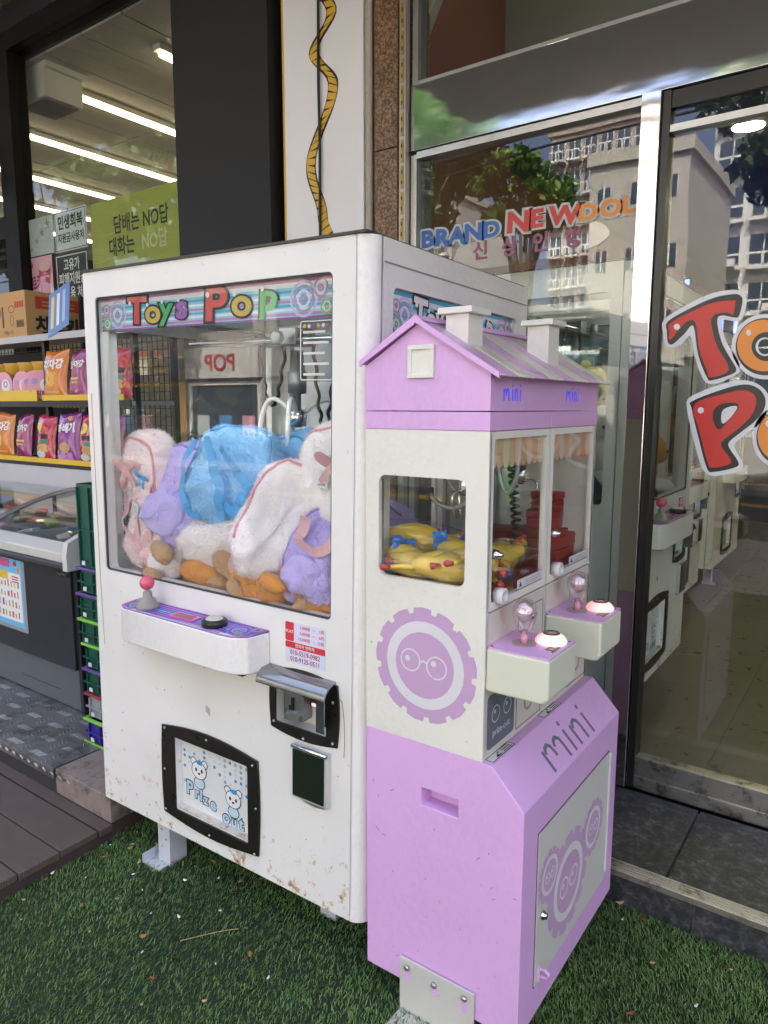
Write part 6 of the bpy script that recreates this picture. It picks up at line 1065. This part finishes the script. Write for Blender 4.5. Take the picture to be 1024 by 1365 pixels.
# loose satin straps hanging over the pile, and soft bows
RB = [((-1.03, .075, 1.2), (-1.05, .05, 1.1), (-.97, .045, 1.05), (-.92, .06, 1.12), 'pink'), ((-.96, .07, 1.22), (-.93, .045, 1.12), (-.99, .045, 1.05), (-.9, .06, 1.02), 'pink'), ((-.9, .07, 1.19), (-.88, .045, 1.1), (-.94, .045, 1.02), (-.86, .06, .995), 'pink'),
 ((-.48, .07, 1.15), (-.53, .045, 1.08), (-.52, .045, .99), (-.42, .06, .985), 'pink'), ((-.3, .07, 1.06), (-.35, .05, .98), (-.2, .048, .97), (-.2, .06, 1.07), 'lilac'), ((-.24, .06, 1.23), (-.3, .045, 1.16), (-.2, .045, 1.08), (-.14, .06, 1.2), 'pink'), ((-.19, .065, 1.0), (-.16, .045, .99), (-.15, .045, 1.08), (-.13, .06, 1.1), 'lilac'),
 ((-.68, .06, 1.42), (-.73, .04, 1.33), (-.74, .04, 1.2), (-.66, .055, 1.19), 'blue'), ((-.57, .055, 1.4), (-.5, .045, 1.36), (-.46, .05, 1.28), (-.42, .075, 1.27), 'blue'), ((-.62, .055, 1.43), (-.58, .035, 1.36), (-.53, .04, 1.26), (-.57, .05, 1.19), 'blue'), ((-.55, .05, 1.24), (-.5, .04, 1.19), (-.46, .045, 1.24), (-.48, .06, 1.3), 'blue')]
for k, (a, b, c, d, m_) in enumerate(RB):
    o_ = build('satin_ribbon', MB().ribbon([p_+Vector((.006*math.sin(i*1.1+k), .004*math.sin(i*.9), 0)) for i, p_ in enumerate(bez(a, b, c, d, 18))], .03, .0016, [(math.sin(i*.25+k)*.5, 1, .2) for i in range(18)]), rib[m_], None, smooth=False); o_.matrix_basis = WM; T(o_, '%s satin strap looping over the plush pile' % m_, 'ribbon', 'loose satin straps')
for k, (x, y, z_, s_, m_, lb) in enumerate(((-1.0, .058, 1.31, .05, 'pink', 'pink satin bow on the pale backpack at the left glass'), (-.18, .09, 1.37, .045, 'pink', 'pink satin bow on the pale backpack at the right glass'), (-.92, .055, 1.285, .028, 'blue', 'small light blue bow beside the paper tag'))):
    o_ = E('bow', lb, 'bow'); o_.matrix_basis = WM @ Matrix.Translation((x, y, z_)) @ Euler((.2, .2*k, .1)).to_matrix().to_4x4()
    for sg in (-1, 1): build('loop', MB().ribbon(bez((0, 0, 0), (sg*s_*.9, -.02, s_*.9), (sg*s_*1.7, .0, s_*.1), (0, .004, -.004), 12), s_*.55, .0014, (0, 1, .1)), rib[m_], o_); build('tail', MB().ribbon(bez((0, 0, 0), (sg*s_*.3, -.01, -s_*.5), (sg*s_*.5, -.006, -s_*.9), (sg*s_*.8, 0, -s_*1.3), 8), s_*.4, .0014, (0, 1, .1)), rib[m_], o_)
    build('knot', MB().lathe([(s_*.16*math.sin(q*PI/6)+.0002, -s_*.2*math.cos(q*PI/6)) for q in range(7)], n=10), rib[m_], o_, smooth=True)
# toys inside the shop machine
def wtoys(mw, spots, tag_):
    global WM
    keep = WM; WM = mw
    for k, (c, x, y, z_, s, a) in enumerate(spots): teddy('%s plush toy heaped in %s' % ({'char': 'black', 'white': 'white', 'orange': 'orange', 'yellowp': 'yellow', 'tan': 'brown', 'cream': 'cream'}[c], tag_), (x, y, z_), (.3, a, a*2), s, c, c, 90+k)
    WM = keep
wc = Matrix.Translation(WC.location) @ Euler(WC.rotation_euler).to_matrix().to_4x4()
wtoys(wc, [('char', -.85, .2, 1.05, 1, .3), ('white', -.9, .15, 1.2, .9, -.4), ('char', -.7, .2, 1.2, 1.1, .5), ('yellowp', -.75, .15, 1.45, .8, 1.2), ('char', -.55, .2, 1.1, 1.1, -.3), ('orange', -.4, .15, 1.05, .9, .2), ('char', -.65, .15, 1.32, .9, .1), ('white', -.25, .2, 1.05, 1, .6), ('cream', -.85, .4, 1.1, 1.2, .6), ('tan', -.5, .5, 1.1, 1.2, .2)], 'the shop machine next to the glass')
wd = Matrix.Translation(WD.location) @ Euler(WD.rotation_euler).to_matrix().to_4x4()
wtoys(wd, [('tan', -.8, .2, 1.06, 1.1, .3), ('char', -.5, .2, 1.06, 1.1, .5), ('orange', -.2, .2, 1.06, 1.1, -.5)], 'the second machine along the shop wall')
# ================================================================== across the street (seen as reflections in the glass)
def bld(name, label, x0, x1, y, depth, h, mat, cols, rows, z0=1.2, gm=None, balcony=None, ac=False, ws=1.0):
    o_ = E(name, label, 'building', ((x0+x1)/2, y, 0)); w = (x1-x0)/2; build('wall', MB().box(-w, w, -depth, 0, -.12, h), mat, o_); build('roof', MB().box(-w-.15, w+.15, -depth-.15, .15, h+.001, h+.5), mat, o_)
    cw = 2*w/cols; rh = (h-z0)/rows; wg = M('far_glass', (.05, .07, .09), .12, var=.3, vs=.6); fw_ = M('far_frame', (.6, .6, .6), .5)
    g0 = None
    for i in range(cols):
        for j in range(rows):
            cx, cz = -w+cw*(i+.5), z0+rh*(j+.5)
            wi = build('window', MB().box(cx-cw*.36*ws, cx+cw*.36*ws, .001, .05, cz-rh*.27*ws, cz+rh*.3*ws), wg, o_) if g0 is None else None
            if wi is None: wi = g0.copy(); COL.objects.link(wi); wi.parent = o_; wi.location = (cx-gx, 0, cz-gz)
            else: g0 = wi; gx, gz = cx, cz; fr_ = build('window_frame', MB().box(cx-cw*.38*ws, cx-cw*.36*ws, .0, .07, cz-rh*.3*ws, cz+rh*.33*ws).box(cx+cw*.36*ws, cx+cw*.38*ws, .0, .07, cz-rh*.3*ws, cz+rh*.33*ws).box(cx-.03, cx+.03, .05, .07, cz-rh*.27*ws, cz+rh*.3*ws), fw_, None); fr0 = fr_; fr_.parent = wi
            if wi is not g0: f2 = fr0.copy(); COL.objects.link(f2); f2.parent = wi
            if balcony and j: build('balcony_rail', MB().box(cx-cw*.42, cx+cw*.42, .05, .5, cz-rh*.42, cz-rh*.36).box(cx-cw*.42, cx+cw*.42, .46, .5, cz-rh*.12, cz-rh*.08).box(cx-cw*.42, cx-cw*.4, .46, .5, cz-rh*.36, cz-rh*.12).box(cx+cw*.4, cx+cw*.42, .46, .5, cz-rh*.36, cz-rh*.12).box(cx-.04, cx+.04, .46, .5, cz-rh*.36, cz-rh*.12), balcony, o_)
            if ac and (i+j) % 2: build('air_unit', MB().box(cx+cw*.1, cx+cw*.3, .5, .9, cz-rh*.36, cz-rh*.2), fw_, o_)
    return o_
wc_ = M('tower_white', (.55, .55, .53), .8); bg = M('facade_beige', (.36, .34, .3), .8); br_ = M('facade_brown', (.3, .25, .22), .8); gy = M('facade_grey', (.36, .36, .35), .8)
bld('apartment_tower', 'tall white apartment tower with balconies across the street', -8.8, 16, -42, 10, 40, wc_, 12, 15, balcony=fixm, ac=True)
bld('beige_building', 'beige five storey building across the street', -10.3, -6.4, -27, 8, 11.4, bg, 3, 4, ws=.55)
bld('brown_apartments', 'brown and grey apartment block across the street', -20.2, -13.4, -46, 10, 20, br_, 6, 9, balcony=fixm)
bld('grey_apartments', 'grey apartment block behind the street trees', -60, -27, -44, 10, 17, gy, 14, 7, balcony=fixm)
bld('corner_building', 'pale corner building far down the street', 18, 40, -30, 10, 16, bg, 6, 5)
# low shop row
def shop(x0, x1, h, label, wallm, signm, txt, tm, trim):
    o_ = E('street_shop', label, 'shop', ((x0+x1)/2, -17.2, 0)); w = (x1-x0)/2; build('wall', MB().box(-w, w, -8, 0, 0, h), wallm, o_); build('shop_window', MB().box(-w+.25, w-.25, .0, .04, .35, 2.45), M('far_glass', (0, 0, 0)), o_)
    build('trim', MB().box(-w+.1, w-.1, .0, .1, 2.46, 2.58).box(-w+.1, -w+.25, 0, .1, .05, 2.46).box(w-.25, w-.1, 0, .1, .05, 2.46), trim, o_); sb2 = build('sign_board', MB().box(-w+.1, w-.1, .0, .22, 2.7, 3.75), signm, o_)
    if txt: text('lettering', sb2, PL((0, .22, 3.2), (-1, 0, 0), (0, 0, 1)), txt, 0, 0, .8, tm, .004, .02, 'CENTER', th=.02)
    for k in range(3): build('poster', MB().box(-w+.5+k*1.1, -w+1.1+k*1.1, .045, .06, .5, 1.4), [pap, M('poster_blue2', (.1, .3, .6), .5), ppk][k], o_)
    build('upper_window', MB().box(-w+.5, w-.5, .0, .05, 4.4, 5.6), M('far_glass', (0, 0, 0)), o_); return o_
yb = M('sign_navy', (.05, .06, .1), .5); ywt = M('sign_yellow_letters', (.75, .55, .1), .5); yo = M('trim_orange', (.75, .36, .03), .5); swh = M('sign_white', (.7, .7, .66), .5); rdl = M('sign_red_letters', (.5, .05, .05), .5)
shop(-24.6, -19.4, 6.4, 'optician shop with orange trim across the street', gy, yb, '스위스안경', ywt, yo)
shop(-19.3, -15.6, 6.6, 'shop with white signboard and red letters across the street', bg, swh, 'POP', rdl, wht)
shop(-30, -24.7, 6.2, 'shop with red wall panel across the street', M('wall_red', (.4, .06, .05), .7), swh, '', rdl, yo); shop(-15.5, -11, 5.6, 'plain grey shop with shutters across the street', gy, M('sign_grey', (.3, .3, .3), .5), '', rdl, wht); shop(-36, -30.1, 6.3, 'brown shop at the far end of the row', br_, M('sign_tan', (.5, .4, .25), .5), '', rdl, wht)
# clipped roadside hedge
def leaves(n, pts_fn, size, rg):
    P = pts_fn(n); d = rg.normal(0, 1, (n, 3)); d /= np.linalg.norm(d, axis=1)[:, None]; e = np.cross(d, rg.normal(0, 1, (n, 3))); e /= np.linalg.norm(e, axis=1)[:, None]; s_ = size*rg.uniform(.6, 1.2, n)[:, None]
    return np.stack([P-d*s_, P+e*s_*.55, P+d*s_, P-e*s_*.55], 1).reshape(-1, 3)
def leaf_obj(name, V, cols, parent=None):
    n = len(V)//4; me = bpy.data.meshes.new(name); me.vertices.add(4*n); me.vertices.foreach_set('co', V.ravel()); me.loops.add(4*n); me.loops.foreach_set('vertex_index', np.arange(4*n)); me.polygons.add(n); me.polygons.foreach_set('loop_start', np.arange(n)*4); me.polygons.foreach_set('loop_total', np.full(n, 4)); me.update()
    key = 'leaf_'+str(cols); 
    if key not in MATS:
        m, nd, l, p = newmat(key); geo = nd.new('ShaderNodeNewGeometry'); rp = nd.new('ShaderNodeValToRGB'); e = rp.color_ramp.elements; e[0].color = list(cols[0])+[1]; e[1].color = list(cols[1])+[1]; l.new(geo.outputs['Random Per Island'], rp.inputs[0]); l.new(rp.outputs[0], p.inputs['Base Color']); p.inputs['Roughness'].default_value = .5
        tl = nd.new('ShaderNodeBsdfTranslucent'); l.new(rp.outputs[0], tl.inputs[0]); mx = nd.new('ShaderNodeMixShader'); mx.inputs[0].default_value = .35; l.new(p.outputs[0], mx.inputs[1]); l.new(tl.outputs[0], mx.inputs[2]); l.new(mx.outputs[0], nd['Material Output'].inputs[0])
    me.materials.append(MATS[key]); o_ = link(bpy.data.objects.new(name, me), parent); return o_
rg7 = np.random.default_rng(5)
hg = leaf_obj('hedge', leaves(9000, lambda n: np.stack([rg7.uniform(-34, -4, n), rg7.uniform(-14.8, -14.1, n), rg7.uniform(0, .85, n)+.12*np.sin(np.arange(n))], 1), .09, rg7), ((.015, .04, .012), (.06, .12, .03))); T(hg, 'low clipped green hedge along the far pavement', 'hedge', kind='stuff')
bark = M('bark', (.09, .07, .055), .9, var=.3, vs=10, bump=.6, bs=20)
def tree(label, x, y, h, cr_, cz, seed, n=5200, cols=((.02, .055, .012), (.07, .15, .03)), sz=.15, low=1.0):
    rg = np.random.default_rng(seed); o_ = E('street_tree', label, 'tree', (x, y, -.05), group='street trees'); mb = MB(); r0 = .16; mb.tube([(0, 0, 0), (.05, .03, h*.3), (0, .08, h*.55), (.1, 0, h*.8)], [r0, r0*.8, r0*.55, r0*.2], 9)
    cl_ = []
    for k in range(26):
        a, b = rg.uniform(0, 2*PI), rg.uniform(-.9, 1); rr_ = rg.uniform(.35, 1)**.6; c = Vector((math.cos(a)*math.sqrt(max(0, 1-b*b))*cr_*rr_, math.sin(a)*math.sqrt(max(0, 1-b*b))*cr_*rr_, cz+b*cr_*.85*low*rr_)); cl_.append(c)
        if k < 14: mb.tube(bez((0, .04, h*.45), (c.x*.2, c.y*.2, h*.6), (c.x*.6, c.y*.6, c.z-.2), c, 6), [.06, .05, .04, .03, .02, .01], 6)
    build('trunk', mb, bark, o_, smooth=True)
    def pf(n):
        i = rg.integers(0, len(cl_), n); C_ = np.array([tuple(c) for c in cl_])[i]; q_ = rg.normal(0, 1, (n, 3)); q_ /= np.linalg.norm(q_, axis=1)[:, None]; return C_+q_*(rg.uniform(.2, 1, n)[:, None]**.6)*cr_*.33*np.array([1.1, 1.1, .75])
    cw = leaf_obj('crown', leaves(n, pf, sz, rg), cols, o_); return o_
tree('dark leafed street tree opposite the toy shop door', .7, -8.6, 6.6, 2.1, 6.1, 1)
tree('broad dark street tree opposite the store pillar', -10.4, -13.2, 9.4, 2.6, 8.1, 2, 7000, sz=.19)
tree('light green street tree beside the broad dark one', -6.6, -12.6, 7.6, 1.1, 6.6, 3, 1900, ((.05, .12, .015), (.16, .26, .04)))
tree('tall street tree far down the opposite pavement', -21, -15.2, 14.5, 4.2, 10.6, 4, 9000, sz=.26)
tree('street tree by the far shops', -31, -15.2, 14.5, 4.4, 10.4, 5, 9000, sz=.27)
tree('street tree beyond the parked side', 8, -14.5, 8.5, 2.6, 7, 6, 4000, sz=.19)
for k, (z0, z1, y) in enumerate(((7.3, 7.0, -9.2), (7.0, 6.8, -9.2), (6.6, 6.5, -9.25), (6.2, 6.4, -9.3), (8.3, 8.4, -12), (8.0, 8.2, -12))):
    T(build('power_line', MB().tube([(-40+i*6, y, z0+(z1-z0)*i/13-.5*math.sin(PI*(i % 7)/6)) for i in range(14)], .025 if k != 2 else .06, 5), cbm if False else M('cable_black', (0, 0, 0)), None), 'black overhead power line strung along the street', 'power line', 'overhead power lines')
